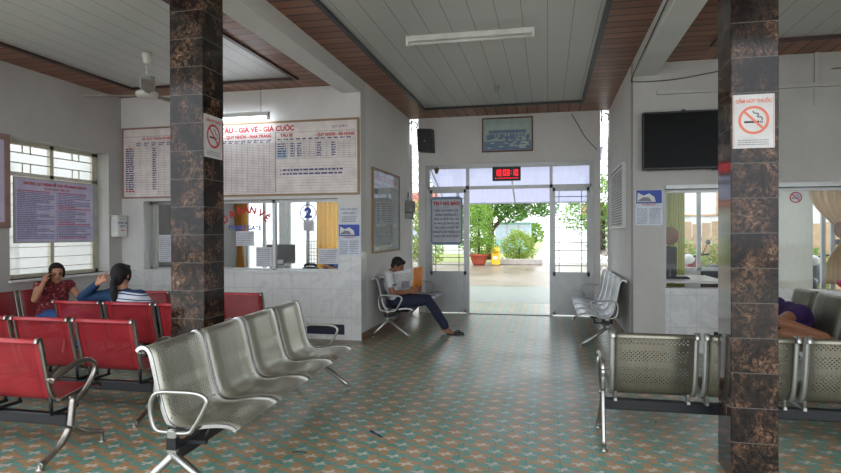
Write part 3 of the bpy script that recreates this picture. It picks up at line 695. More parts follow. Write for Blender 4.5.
# reader on the corridor bench, in profile, facing +X
rd = person('barefoot person in grey shirt and navy trousers reading a newspaper',
    dict(hip=(-2.20, 8.46, .50), chest=(-2.29, 8.46, .76), neck=(-2.27, 8.46, .925), head=(-2.19, 8.46, 1.01),
         shL=(-2.28, 8.64, .885), shR=(-2.28, 8.28, .885), elL=(-2.17, 8.66, .64), elR=(-2.22, 8.23, .63), wrL=(-1.97, 8.56, .64), wrR=(-2.0, 8.36, .63),
         hpL=(-2.14, 8.56, .49), hpR=(-2.14, 8.36, .49), knL=(-1.76, 8.58, .51), knR=(-1.72, 8.42, .51), anL=(-1.50, 8.62, .12), anR=(-1.47, 8.50, .10), toL=(-1.25, 8.60, .02), toR=(-1.22, 8.52, .0)),
    (1, 0, 0), 'skin_dark', 'shirt', 'shirt_grey', 'navy_cloth', hair_short, s=.97, sleeves=.55, headf=(.9, 0, -.42), loc=(-2.2, 8.46, 0), legs_cover=.93,
    hands=dict(L=((.9, -.1, .2), (-.2, -1, .1), .55, 1), R=((.9, .1, .2), (-.2, 1, .1), .55, -1)))
# dark collar and cuffs of the shirt
mb = MB(); mb.tube([( .02 + -.07 + .075 * cos(t * pi / 8), .075 * sin(t * pi / 8), .925 - .02 * cos(t * pi / 8)) for t in range(16)], .012, True, 8); mb.build('collar', 'navy_cloth', rd)
for sy in (-1, 1):
    mb = MB(); mb.tube([(-.035 + .062 * cos(t * pi / 8), sy * .19 + .062 * sin(t * pi / 8), .745) for t in range(16)], .008, True, 8); mb.build('cuff', 'navy_cloth', rd)
# newspaper: a wide sheet folded down the middle with an orange page behind
np_ = thing('newspaper', 'open newspaper with an orange back page held up by the barefoot reader', 'newspaper', (-1.98, 8.46, .6))
def wing(k, far): return (.07 * k, .33 * k) if far else (-.34 * k, -.14 * k)
def sheet(name, mt, far, off, h):
    mb = MB(); prev = None
    for k in range(7):
        x, y = wing(k / 6, far); a = mb.add([(x + off, y, .0 - .03 * k / 6 * (not far)), (x + off + .03 + .008 * sin(k * 1.7), y, h - .05 * k / 6 * (not far))])
        if prev is not None: mb.face((prev, a, a + 1, prev + 1), True)
        prev = a
    o = mb.build(name, mt, np_); md = o.modifiers.new('thick', 'SOLIDIFY'); md.thickness = .003
sheet('near_page', 'newsprint', False, 0, .37); sheet('far_page', 'newsprint', True, 0, .37); sheet('orange_page', 'orange_bag', True, .012, .385)
mb = MB(); rnd = random.Random(3)
for k in range(14): scribble(mb, .03, .30, .05 + k * .02, .007, 0, rnd)
mb.panel(.05, .16, .1, .2, 0)
out = []
for x, y, z in mb.v:
    q = x / .34; out.append((-.34 * q + .006 + z * .03 / .37, -.14 * q - .009, z - .03 * q))
mb.v = out; mb.build('newsprint_lines', 'grey_print', np_)
# sandals under his feet
def sandal(label, loc, rz):
    t = thing('sandal', label, 'sandal', loc, rz, 'sandals under the reader'); mb = MB()
    pts = [(.045 * sin(2 * pi * k / 20) * (1 + .12 * cos(2 * pi * k / 20)), .13 * cos(2 * pi * k / 20)) for k in range(20)]
    a = mb.add([(x, y, 0) for x, y in pts]); b = mb.add([(x, y, .018) for x, y in pts])
    for k in range(20): mb.face((a + k, a + (k + 1) % 20, b + (k + 1) % 20, b + k))
    mb.face([a + k for k in range(19, -1, -1)]); mb.face([b + k for k in range(20)]); mb.build('sole', 'sandal', t)
    MB().tube(spline([(-.042, .0, .02), (-.02, .05, .045), (0, .085, .022), (.02, .05, .045), (.042, .0, .02)], 5), .006, False, 6).build('strap', 'sandal', t); return t
sandal("dark sandal under the reader's bare feet, the one nearer the camera", (-1.33, 8.50, 0), -pi / 2 + .2); sandal("dark sandal under the reader's bare feet, the one nearer the door", (-1.36, 8.66, 0), -pi / 2 - .1)

# woman in red on the wall bench, phone at her right ear
pw = person('person in a red floral blouse holding a phone to one ear',
    dict(hip=(-5.98, 6.06, .50), chest=(-5.97, 6.08, .74), neck=(-5.93, 6.07, .915), head=(-5.90, 6.06, 1.02),
         shL=(-5.90, 6.25, .86), shR=(-5.98, 5.89, .87), elL=(-5.74, 6.32, .62), elR=(-5.86, 5.70, .74), wrL=(-5.58, 6.16, .56), wrR=(-5.88, 5.845, .92),
         hpL=(-5.9, 6.16, .49), hpR=(-5.92, 5.96, .49), knL=(-5.52, 6.18, .51), knR=(-5.52, 5.96, .51), anL=(-5.45, 6.18, .1), anR=(-5.45, 5.96, .1), toL=(-5.2, 6.2, .03), toR=(-5.2, 5.96, .03)),
    (.9, -.3, 0), 'skin', 'shirt', 'red_floral', 'blue_trouser', hair_bun, sleeves=0, headf=(.78, -.6, -.12), loc=(-5.97, 6.06, 0),
    hands=dict(L=((.9, -.3, .1), (0, 0, -1), .4, 1), R=((-.05, .3, .6), (.2, .9, -.2), .6, 1)))
ph = thing('mobile_phone', 'small black mobile phone held at the ear of the person in red', 'phone', (-5.875, 5.935, .985), .4); MB().bbox((-.012, -.03, -.055), (.008, .03, .065), .006).build('phone_body', 'black_plastic', ph)
# woman in the blue striped jacket seen from behind, hand on her head
person('person with black ponytail in blue jacket with white stripes, hand on head',
    dict(hip=(-4.30, 5.33, .50), chest=(-4.31, 5.29, .74), neck=(-4.34, 5.30, .93), head=(-4.375, 5.33, 1.065),
         shL=(-4.50, 5.30, .86), shR=(-4.13, 5.29, .855), elL=(-4.80, 5.25, .83), elR=(-3.98, 5.42, .62), wrL=(-4.545, 5.17, .985), wrR=(-4.1, 5.62, .55),
         hpL=(-4.40, 5.40, .49), hpR=(-4.2, 5.40, .49), knL=(-4.42, 5.78, .51), knR=(-4.16, 5.78, .51), anL=(-4.42, 5.82, .1), anR=(-4.16, 5.82, .1), toL=(-4.44, 6.05, .03), toR=(-4.14, 6.05, .03)),
    (.05, 1, 0), 'skin', 'jacket', 'blue_jacket', 'dark_cloth', hair_tail, sleeves=1.92, headf=(-.05, 1, -.1), loc=(-4.30, 5.33, 0),
    hands=dict(L=((.74, .14, .64), (.3, .9, -.25), .3, -1, .42), R=((-.3, .9, 0), (0, 0, -1), .4, -1)))
# sleeper on the right hand bench, lying on one side with the knees drawn up
person('person in purple clothes lying asleep on a bench with bare legs drawn up',
    {k: (v[0], v[1] + .27, v[2]) for k, v in dict(hip=(2.56, 6.50, .575), chest=(2.58, 6.84, .57), neck=(2.60, 7.06, .57), head=(2.57, 7.19, .565),
         shL=(2.53, 6.98, .70), shR=(2.57, 6.98, .47), elL=(2.36, 6.84, .60), elR=(2.38, 7.0, .47), wrL=(2.33, 7.06, .52), wrR=(2.36, 7.18, .465),
         hpL=(2.53, 6.44, .655), hpR=(2.55, 6.44, .505), knL=(2.26, 6.20, .60), knR=(2.28, 6.15, .49), anL=(2.56, 5.94, .52), anR=(2.60, 5.88, .48), toL=(2.62, 5.72, .53), toR=(2.66, 5.68, .47)).items()},
    (-1, 0, 0), 'skin_dark', 'shirt', 'purple_cloth', 'purple_cloth', hair_bun, s=.95, sleeves=.6, headf=(-1, 0, 0), headu=(0, 1, .1), loc=(2.57, 6.77, 0), legs_cover=-.35,
    hands=dict(L=((-.2, .9, -.1), (0, 0, -1), .4, 1), R=((-.2, .9, 0), (0, 0, 1), .4, 1)))

# ================================================================== THINGS ON THE WALLS  (local x right, -y towards the viewer, z up)
PX = {'L': (0, pi / 2), 'R': (0, -pi / 2), 'B': (0, 0)}
def on_wall(name, label, cat, loc, wall='B', group=None): return thing(name, label, cat, loc, PX[wall][1], group)
def framed(t, w, h, frame_m, bg_m, fw=.03, d=.025, bgname='panel'):
    f = MB()
    for a, b in (((0, -d, 0), (w, 0, fw)), ((0, -d, h - fw), (w, 0, h)), ((0, -d, fw), (fw, 0, h - fw)), ((w - fw, -d, fw), (w, 0, h - fw))): f.box(a, b)
    f.build('frame', frame_m, t); MB().box((fw, -d * .45, fw), (w - fw, 0, h - fw)).build(bgname, bg_m, t)
    return -d * .45 - .0015
def grid(mb, x0, x1, z0, z1, nx, nz, y, t=.004):
    for k in range(nx + 1): x = x0 + (x1 - x0) * k / nx; mb.panel(x - t / 2, x + t / 2, z0, z1, y)
    for k in range(nz + 1): z = z0 + (z1 - z0) * k / nz; mb.panel(x0, x1, z - t / 2, z + t / 2, y - .0002)
rnd = random.Random(11)
# timetable boards above the ticket windows
t = on_wall('timetable_board', 'brownish framed timetable board with a column of station names, nearest the barred window', 'notice board', (-6.375, YT, 2.045))
y = framed(t, 1.475, 1.075, 'frame_pinkbrown', 'board_pink', .025)
r_, n_, g_ = MB(), MB(), MB()
text_into(r_, 'GA QUY NHƠN ĐI MIỀN TRUNG VÀ PHÍA BẮC', .052, .86, .90, y - .001, sx=.95, bold=.0015)
g_.panel(.03, 1.44, .935, .94, y); grid(g_, .12, 1.44, .06, .86, 13, 22, y, .003)
for k in range(20):
    z = .745 - k * .034
    scribble(r_ if k in (0, 19) else n_, .06, .22, z, .02, y - .001, rnd, .9)
    if k < 19: scribble(n_, .53, .60, z, .018, y - .001, rnd, .9)
for k in range(9): scribble(n_, .25 + k * .13, .25 + k * .13 + .09, .83, .015, y - .001, rnd); scribble(n_, .25 + k * .13, .25 + k * .13 + .07, .80, .015, y - .001, rnd)
r_.build('lettering', 'red_print', t); n_.build('printed_lines', 'navy_print', t); g_.build('table_grid', 'grey_print', t)
t = on_wall('timetable_board', 'ticket price board with a large red title above the ticket counter window', 'notice board', (-4.895, YT, 2.045))
y = framed(t, 2.33, 1.075, 'frame_wood', 'board_pink', .028); O = 4.895
r_, n_, g_, b_ = MB(), MB(), MB(), MB()
text_into(r_, 'GIỜ TÀU - GIÁ VÉ - GIÁ CƯỚC', .10, O - 4.22, .965, y - .001, sx=1.0, bold=.004)
text_into(r_, '- QUY NHƠN - NHA TRANG', .062, O - 4.27, .865, y - .001, sx=.95, bold=.0025)
text_into(r_, 'TÀU SE', .06, O - 3.66, .865, y - .001, sx=1, bold=.0025); text_into(r_, '- QUY NHƠN - ĐÀ NẴNG', .06, O - 2.93, .855, y - .001, sx=.85, bold=.0025)
text_into(n_, 'QUY NHƠN', .04, O - 2.86, .965, y - .001)
grid(g_, .1, O - 3.84, .05, .76, 11, 30, y, .0035); grid(g_, O - 3.82, O - 2.62, .53, .78, 14, 8, y, .0035)
for k in range(11): g_.panel(O - 3.82, O - 2.62, .06 + k * .04, .0622 + k * .04, y)
g_.panel(O - 3.835, O - 3.825, .05, .93, y); g_.panel(.05, 2.28, .905, .909, y)
for k in range(9): scribble(n_, .12 + k * .1, .2 + k * .1, .80, .016, y - .001, rnd); scribble(n_, .12 + k * .1, .18 + k * .1, .775, .014, y - .001, rnd)
for k in range(12): scribble(n_, O - 3.8 + k * .095, O - 3.73 + k * .095, .80, .018, y - .001, rnd)
for k in range(6):
    scribble(n_, O - 3.8, O - 3.66, .735 - k * .035, .018, y - .001, rnd)
    for x in (O - 3.6, O - 3.5, O - 3.2, O - 2.98): scribble(n_, x, x + .07, .735 - k * .035, .016, y - .001, rnd)
b_.panel(O - 3.81, O - 3.66, .535, .66, y - .0006)
for z in (.355, .30): n_.panel(O - 3.76, O - 3.74, z, z + .018, y - .001); scribble(n_, O - 3.72, O - 2.78, z, .024, y - .001, rnd)
r_.build('lettering', 'red_print', t); n_.build('printed_lines', 'navy_print', t); g_.build('table_grid', 'grey_print', t); b_.build('blue_cells', 'sign_blue', t)
# corridor notice board
t = on_wall('notice_board', 'wood framed notice board with papers behind glass, above the newspaper reader', 'notice board', (XL, 8.30, 1.2), 'L')
y = framed(t, 1.6, 1.29, 'frame_wood', 'board_grey', .035, .03)
MB().panel(.05, 1.55, 1.06, 1.24, y).build('banner', 'paper', t)
for x, z, w, h in ((.2, .4, .26, .38), (.5, .42, .26, .38), (.82, .45, .3, .36), (1.2, .4, .22, .4), (.1, .82, .2, .2)): MB().panel(x, x + w, z, z + h, y).build('pinned_paper', 'paper', t)
mb = MB(); text_into(mb, 'THÔNG TIN - BẢNG GIÁ', .13, .78, 1.15, y - .001, sx=.95, bold=.003); mb.build('lettering', 'orange_print', t)
mb = MB()
for x, z, w in ((.22, .74, .2), (.52, .76, .2), (.84, .77, .24), (1.22, .76, .17)):
    for k in range(9): scribble(mb, x, x + w, z - k * .036, .014, y - .001, rnd)
mb.panel(.1, .3, .9, .98, y - .001); mb.build('printed_lines', 'navy_print', t)
MB().quad((.035, -.028, .035), (1.565, -.028, .035), (1.565, -.028, 1.255), (.035, -.028, 1.255)).build('glass_cover', 'glass', t)
# framed sheet on the right corridor wall
t = on_wall('framed_notice', 'narrow silver framed notice hanging on the corridor wall above the empty silver bench', 'notice', (XR, 10.2, 1.56), 'R')
y = framed(t, 1.7, .92, 'silver_band', 'paper', .03, .05); mb = MB()
for k in range(20): scribble(mb, .08, 1.6, .06 + k * .04, .014, y, rnd)
mb.build('printed_lines', 'grey_print', t)
# framed sheet at the left edge
t = on_wall('framed_notice', 'pinkish framed notice on the wall beside the barred window, mostly cut off', 'notice', (-6.4, 4.75, 1.58), 'L')
y = framed(t, 1.12, 1.13, 'frame_pinkbrown', 'lavender_poster', .07, .03); mb = MB()
for k in range(18): scribble(mb, .1, 1.0, .1 + k * .05, .02, y, rnd)
mb.build('printed_lines', 'grey_print', t)
# lavender rules poster hung across the window
t = on_wall('rules_poster', 'lavender two column rules poster hung across the barred window', 'poster', (-6.50, 6.02, 1.39), 'L')
y = framed(t, 1.32, .84, 'silver_band', 'lavender_poster', .02, .02); r_, n_, g_ = MB(), MB(), MB()
text_into(r_, 'NHỮNG QUY ĐỊNH VỀ VẬN TẢI HÀNH KHÁCH', .05, .66, .765, y - .001, sx=.95, bold=.002); text_into(r_, 'TRONG GA VÀ TRÊN TÀU', .036, .66, .71, y - .001, bold=.001)
for c0 in (.05, .68):
    for k in range(27):
        z = .665 - k * .0235
        scribble(r_ if k % 9 in (0, 8) and (k < 3 or c0 > .5) else n_, c0, c0 + rnd.choice((.58, .58, .5, .3)), z, .0125, y - .001, rnd)
g_.panel(.655, .662, .02, .69, y); r_.build('lettering', 'red_print', t); n_.build('printed_lines', 'lilac_print', t); g_.build('divider', 'grey_print', t)
# suggestion box
t = on_wall('suggestion_box', 'small white wall box with blue lettering between window and ticket wall', 'box', (-6.4, 7.56, 1.46), 'L')
MB().bbox((0, -.13, 0), (.2, 0, .31), .012).build('box_body', 'white_plastic', t)
mb = MB().box((-.008, -.14, .31), (.208, 0, .325)); mb.build('lid', 'white_plastic', t)
mb = MB(); text_into(mb, 'HÒM THƯ', .042, .1, .21, -.1315, bold=.001); text_into(mb, 'GÓP Ý', .042, .1, .16, -.1315, bold=.001); mb.panel(.04, .16, .265, .272, -.1312); mb.build('lettering', 'blue_decal', t)
mb = MB(); mb.panel(.05, .15, .09, .1, -.1312); mb.build('red_mark', 'red_print', t)
# television
t = on_wall('television', 'large black flat television mounted on the wall, switched off', 'television', (1.155, YT, 2.27))
MB().bbox((0, -.11, 0), (1.265, -.055, .72), .008).build('casing', 'black_plastic', t); MB().panel(.02, 1.245, .03, .7, -.1115).build('screen', 'tv_screen', t)
MB().box((.4, -.056, .2), (.86, 0, .5)).build('wall_bracket', 'black_steel', t)
MB().box((.46, -.1, .72), (.5, -.07, .738)).box((.8, -.1, -.012), (.9, -.07, 0)).build('sensor', 'black_plastic', t)
# posters
def tourist_poster(label, loc, w, h):
    t = on_wall('poster', label, 'poster', loc, 'B', 'blue topped posters'); MB().box((0, -.004, 0), (w, 0, h)).build('sheet', 'poster_pale', t)
    a = MB(); a.panel(.01, w - .01, h * .62, h * .99, -.0045); a.build('blue_band', 'blue_decal', t)
    a = MB(); n = a.add([(.02, -.005, h * .66), (w * .75, -.005, h * .66), (w * .7, -.005, h * .8), (w * .5, -.005, h * .9), (w * .3, -.005, h * .84), (.03, -.005, h * .93)]); a.face(range(n, n + 6)); a.build('picture', 'picture_pale', t)
    a = MB(); n = a.add([(.05 * w, -.0055, h * .68), (w * .6, -.0055, h * .68), (w * .5, -.0055, h * .78), (w * .3, -.0055, h * .8)]); a.face(range(n, n + 4)); a.build('picture_detail', 'grey_print', t)
    a = MB(); text_into(a, 'ĐƯỜNG SẮT', h * .07, w * .5, h * .58, -.005, sx=.9, bold=.001); a.build('lettering', 'red_print', t)
    a = MB()
    for k in range(8): scribble(a, .02, w * .45, h * (.05 + k * .057), h * .022, -.005, rnd); scribble(a, w * .52, w - .02, h * (.05 + k * .057), h * .022, -.005, rnd)
    a.build('printed_lines', 'grey_print', t); return t
tourist_poster('blue topped printed poster on the wall below the corner of the television', (1.085, YT, 1.59), .325, .445)
tourist_poster('blue topped printed poster beside the ticket window, under a plain typed sheet', (-2.885, YT, 1.19), .325, .44)
t = on_wall('paper_notice', 'plain grey typed sheet above the blue topped poster beside ticket window', 'notice', (-2.87, YT, 1.635)); MB().box((0, -.004, 0), (.3, 0, .24)).build('sheet', 'paper_grey', t)
mb = MB(); scribble(mb, .03, .27, .2, .014, -.005, rnd); text_into(mb, 'KÍNH BÁO', .04, .15, .15, -.005, bold=.001)
for k in range(3): scribble(mb, .04, .26, .09 - k * .03, .012, -.005, rnd)
mb.build('printed_lines', 'grey_print', t)
# loudspeaker
t = on_wall('loudspeaker', 'black wall loudspeaker mounted high beside the framed picture of a building', 'speaker', (-2.37, YB - .02, 3.0))
mb = MB(); n = mb.add([(.02, -.2, .02), (.30, -.16, .0), (.31, -.005, .0), (.03, -.005, .02), (.0, -.2, .44), (.28, -.16, .43), (.29, -.005, .43), (.01, -.005, .44)])
for q in ((3, 2, 1, 0), (4, 5, 6, 7), (0, 1, 5, 4), (1, 2, 6, 5), (2, 3, 7, 6), (3, 0, 4, 7)): mb.face([n + i for i in q])
mb.build('cabinet', 'black_plastic', t); MB().ell((.15, -.19, .21), (.014, .012, .014)).build('badge', 'silver_band', t); MB().box((.1, -.03, .18), (.2, .02, .26)).build('wall_bracket', 'black_steel', t)
# framed station picture
t = on_wall('framed_picture', 'brown framed faded picture of a long building above the entrance door', 'picture', (-1.18, YB, 2.985))
y = framed(t, .925, .63, 'frame_brown', 'picture_sky', .025, .03)
a = MB(); a.panel(.03, .89, .03, .2, y); a.panel(.12, .8, .34, .4, y)
for k in range(11): a.panel(.14 + k * .06, .175 + k * .06, .27, .33, y)
for k in range(16): x = .05 + rnd.random() * .78; a.panel(x, x + .05, .2 + rnd.random() * .05, .25 + rnd.random() * .08, y - .0004)
a.build('painted_shapes', 'picture_blue', t)
a = MB()
for k in range(14): x = .05 + rnd.random() * .76; z = .06 + rnd.random() * .16; a.panel(x, x + .07, z, z + .02, y - .0008)
a.panel(.68, .8, .06, .13, y - .001); a.build('pale_marks', 'picture_pale', t)
MB().quad((.025, -.027, .025), (.9, -.027, .025), (.9, -.027, .605), (.025, -.027, .605)).build('glass_cover', 'glass', t)
# LED clock
t = on_wall('led_clock', 'red digital clock display hanging in front of the door transom', 'clock', (-.985, YB - .03, 2.45))
MB().bbox((0, -.06, 0), (.51, 0, .255), .006).build('casing', 'black_plastic', t)
SEG = {'0': 'abcdef', '1': 'bc', '8': 'abcdefg', '4': 'fgbc', '3': 'abgcd'}
mb = MB()
def digit(ch, x, z, w, h):
    q = .011; sg = {'a': (x, x + w, z + h - q, z + h), 'g': (x, x + w, z + h / 2 - q / 2, z + h / 2 + q / 2), 'd': (x, x + w, z, z + q), 'b': (x + w - q, x + w, z + h / 2, z + h), 'c': (x + w - q, x + w, z, z + h / 2), 'f': (x, x + q, z + h / 2, z + h), 'e': (x, x + q, z, z + h / 2)}
    for c in SEG[ch]: mb.panel(*sg[c], -.0615)
for i, (ch, x) in enumerate(zip('100810', (.05, .115, .2, .265, .355, .42))): digit(ch, x, .09, .042, .11)
for x in (.178, .333):
    for z in (.12, .165): mb.panel(x, x + .012, z, z + .012, -.0615)
for k in range(13): mb.panel(.05 + k * .033, .07 + k * .033, .04, .052, -.0615)
mb.build('digits', 'led_red', t)
t = thing('spot_lamp', 'small dark spot lamp clamped on the door frame above the notice', 'lamp', (-2.03, YB - .04, 2.66)); MB().lathe([(.02, 0), (.03, .02), (.045, .07), (.05, .1)], 14, (0, 0, -.05), 'z').build('shade', 'lamp_brass', t); MB().tube([(0, 0, .05), (0, .02, .09)], .01).build('arm', 'black_steel', t)
# THÔNG BÁO sign on the left door leaf
t = on_wall('notice_sign', 'pale blue notice sign with red heading hung on a door leaf', 'sign', (-2.145, YB - .03, 1.28))
mb = MB(); w, h, q = .60, .90, .05
pts = [(q, 0), (w - q, 0), (w, q), (w, h - q), (w - q, h), (q, h), (0, h - q), (0, q)]
a = mb.add([(x, -.012, z) for x, z in pts]); b = mb.add([(x, 0, z) for x, z in pts]); mb.face(range(a, a + 8)); mb.face(range(b + 7, b - 1, -1))
for k in range(8): mb.face((a + k, b + k, b + (k + 1) % 8, a + (k + 1) % 8))
mb.build('board', 'sign_edge', t); MB().box((.03, -.0135, .05), (w - .03, -.011, h - .05)).build('panel', 'paper_grey', t)
r_, n_ = MB(), MB(); text_into(r_, 'THÔNG BÁO', .085, w / 2, .77, -.0145, sx=.98, bold=.004); r_.build('lettering', 'red_print', t)
for k, s_ in enumerate(('THEO QUY ĐỊNH CỦA', 'NGÀNH ĐƯỜNG SẮT,', 'NHÀ GA SẼ ĐÓNG CỬA', 'RA VÀO GA TRƯỚC GIỜ', 'TÀU CHẠY 10 PHÚT ĐỂ', 'ĐẢM BẢO AN TOÀN CHO', 'ĐOÀN TÀU XUẤT PHÁT.')): text_into(n_, s_, .048, w / 2, .64 - k * .08, -.0145, sx=.9, bold=.0015)
n_.panel(.25, .35, .7, .704, -.0145); n_.build('printed_lines', 'navy_print', t)
mb = MB()
for x in (.1, .5): mb.box((x - .012, -.008, h), (x + .012, 0, h + .10))
mb.build('hanging_strap', 'alu', t)
# no smoking signs
def nosmoke_art(t, cx, cz, R, y, red='orange_print', dark='black_print'):
    a = MB(); a.ring2d((cx, cz), R, R * .82, y - .001); c, s_ = cos(-pi / 4), sin(-pi / 4)
    hw = R * .08; L = R * .86
    a.quad(*[(cx + u * c - v * s_, y - .0012, cz + u * s_ + v * c) for u, v in ((-L, -hw), (L, -hw), (L, hw), (-L, hw))]); a.build('prohibition_ring', red, t)
    k = MB(); k.panel(cx - R * .62, cx + R * .36, cz - R * .2, cz - R * .06, y - .0005); k.panel(cx + R * .42, cx + R * .48, cz - R * .2, cz - R * .06, y - .0005); k.panel(cx + R * .52, cx + R * .58, cz - R * .2, cz - R * .06, y - .0005)
    sm = spline([(cx + R * .55, y - .0006, cz), (cx + R * .5, y - .0006, cz + R * .2), (cx + R * .25, y - .0006, cz + R * .22), (cx + R * .3, y - .0006, cz + R * .45), (cx + R * .02, y - .0006, cz + R * .5), (cx - R * .05, y - .0006, cz + R * .66)], 5)
    for p, q in zip(sm, sm[1:]):
        d = (q - p); n = V3((-d.z, 0, d.x)).normalized() * R * .035; k.quad(p - n, q - n, q + n, p + n)
    k.build('cigarette', dark, t)
def nosmoke(label, loc, wall, w, h, red, group=None):
    t = on_wall('no_smoking_sign', label, 'sign', loc, wall, 'no smoking signs on pillars'); MB().box((0, -.004, 0), (w, 0, h)).build('board', 'sign_white', t)
    nosmoke_art(t, w / 2, h * .52, w * .37, -.0045, red); a = MB(); text_into(a, 'CẤM HÚT THUỐC', h * .088, w / 2, h * .87, -.005, sx=.85, bold=.0012)
    a.panel(.004, .007, .004, h - .004, -.0044); a.panel(w - .007, w - .004, .004, h - .004, -.0044); a.build('lettering', red, t)
    a = MB()
    for k in range(3): scribble(a, w * .12, w * .88, h * (.06 + .04 * k), h * .016, -.005, rnd)
    a.build('printed_lines', 'grey_print', t); return t
nosmoke('white no smoking sign with orange ring on the pillar near the television', (1.093, 3.85, 2.003), 'B', .229, .322, 'orange_print')
nosmoke('white no smoking sign with red ring on the pillar near the red benches', (-2.52, 3.94, 2.083), 'L', .25, .325, 'red_print')
t = on_wall('no_smoking_sticker', 'small round no smoking sticker on the counter glass', 'sticker', (2.955, YT + .125, 1.92)); a = MB(); a.lathe([(.066, 0), (.066, .002)], 32, (0, 0, 0), 'y'); a.build('disc', 'paper_grey', t); nosmoke_art(t, 0, 0, .068, -.002, 'red_print')

# meter box and cables at the end of the corridor wall
t = on_wall('meter_box', 'grey electric meter box with cables near the wood framed notice board', 'meter box', (XL, 10.36, 1.8), 'L')
MB().bbox((0, -.14, .08), (.26, 0, .30), .015).build('box_body', 'grey_plastic', t); MB().bbox((.02, -.12, -.03), (.2, 0, .08), .015).build('lower_box', 'grey_plastic', t)
mb = MB(); mb.tube(spline([(.08, -.04, .3), (.09, -.05, .4), (.16, -.03, .46), (.2, -.01, .36)], 5), .008, False, 6); mb.tube(spline([(.18, -.1, -.0), (.26, -.11, -.05), (.3, -.05, .0), (.28, -.03, .12)], 5), .01, False, 6); mb.build('cable', 'wire', t)
MB().panel(.14, .2, .16, .22, -.1415).build('meter_window', 'dark_plastic', t)
c = MB(); c.tube(spline([(1.045, 4.6, 3.60), (1.045, 6.5, 3.52), (1.04, 7.75, 3.44), (1.10, 7.78, 3.40), (1.5, 7.785, 3.40), (1.9, 7.785, 3.45), (2.3, 7.785, 3.52)], 6), .007, False, 6); tag(c.build('cable', 'wire'), 'thin grey cable strung along the beam and above the television', 'cable')
c = MB(); c.tube(spline([(.42, YB - .012, 3.62), (.52, YB - .012, 3.45), (.66, YB - .012, 3.2), (.86, YB - .012, 2.97)], 6), .006, False, 6); tag(c.build('cable', 'wire'), 'thin loose cable hanging down the back wall beside the framed picture', 'cable')
for nm, x, s_, lb in (('pipe_elbow', -2.47, 1, 'tangle of pipe ends at the ceiling above the meter box'), ('pipe_elbow', .99, -1, 'tangle of pipe ends at the ceiling near the loose hanging cable')):
    c = MB(); c.tube(spline([(x - .1 * s_, YB - .04, 3.56), (x, YB - .06, 3.6), (x + .07, YB - .05, 3.56), (x + .06, YB - .03, 3.48)], 5), .012, False, 8); c.tube([(x - .05, YB - .03, 3.45), (x - .05, YB - .03, 3.66)], .01, False, 8); tag(c.build(nm, 'wire'), lb, 'pipe')

# ================================================================== LAMPS AND FANS
def tube_lamp(label, loc, rz, L, lit, drop):
    t = thing('tube_lamp', label, 'lamp', loc, rz, 'tube lamps'); mt = ('tube_added_fill' if lit > 1 else 'tube_lit') if lit else 'white_plastic'
    MB().bbox((-L / 2, -.035, -.06), (L / 2, .035, -.0), .008).build('housing', 'white_plastic', t)
    MB().tube([(-L / 2 + .03, 0, -.085), (L / 2 - .03, 0, -.085)], .016, False, 12).build('tube', mt, t)
    for q in (-1, 1): MB().bbox((q * (L / 2 - .015) - .015, -.03, -.105), (q * (L / 2 - .015) + .015, .03, -.0), .004).build('lamp_holder', 'white_plastic', t)
    if drop:
        for q in (-1, 1): MB().tube([(q * L * .4, 0, 0), (q * L * .4, 0, drop)], .004, False, 6).build('hanger', 'wire', t)
    return t
tube_lamp('unlit white tube lamp across the centre ceiling', (-.83, 6.32, 3.68), radians(.6), 1.40, False, 0)
tube_lamp('unseen tube lamp added to brighten the ticket office behind the glass', (-4.4, 9.2, 3.0), 0, 1.25, 2, 0)  # out of view, added to lift the dim ticket office
tube_lamp('unseen tube lamp added to brighten the office under the television', (3.0, 9.2, 3.0), 0, 1.25, 2, 0)  # out of view, added as fill light for this office
tube_lamp('lit tube lamp hanging over the ticket price board', (-4.47, 7.62, 3.225), 0, 1.25, True, .37)
t = thing('bulb_holder', 'small empty bulb holder on the centre ceiling near the entrance', 'lamp', (-.745, 8.78, 3.68)); MB().lathe([(.05, 0), (.05, -.015), (.025, -.03), (.022, -.07)], 14).build('holder', 'grey_plastic', t)
def fan(label, loc, rz):
    t = thing('ceiling_fan', label, 'fan', loc, rz, 'ceiling fans')
    MB().lathe([(.055, 0), (.06, -.02), (.035, -.12), (.02, -.13)], 18).build('canopy', 'fan_white', t); MB().tube([(0, 0, -.12), (0, 0, -.3)], .011, False, 8).build('rod', 'fan_white', t)
    MB().lathe([(.07, -.27), (.085, -.28), (.08, -.34), (.09, -.345), (.085, -.40), (.07, -.42), (.06, -.43)], 22).build('regulator_cage', 'grey_plastic', t)
    MB().lathe([(.06, -.43), (.115, -.455), (.125, -.48), (.11, -.51), (.05, -.525)], 24).build('motor', 'fan_white', t)
    for k in range(3):
        a = 2 * pi * k / 3; mb = MB(); c, s_ = cos(a), sin(a)
        def P(r, w, z): return (r * c - w * s_, r * s_ + w * c, z)
        up = []; dn = []
        for r, w in ((.1, .025), (.2, .03), (.24, .055), (.5, .065), (.69, .07), (.745, .055)):
            up.append(mb.add([P(r, -w, -.478), P(r, w, -.492)])); dn.append(mb.add([P(r, -w, -.484), P(r, w, -.498)]))
        for u, v in zip(up, up[1:]): mb.face((u, v, v + 1, u + 1))
        for u, v in zip(dn, dn[1:]): mb.face((u + 1, v + 1, v, u))
        for (u, v), (p, q) in zip(zip(up, up[1:]), zip(dn, dn[1:])): mb.face((u, p, q, v)); mb.face((u + 1, v + 1, q + 1, p + 1))
        mb.face((up[-1], dn[-1], dn[-1] + 1, up[-1] + 1)); mb.build('blade', 'fan_blade', t)
    return t
fan('white three bladed ceiling fan over the red benches', (-4.535, 5.95, 3.6), radians(-172 + 0))
fan('ceiling fan on the television side of the hall, only a blade tip showing', (3.52, 6.52, 3.61), radians(180 - 2))

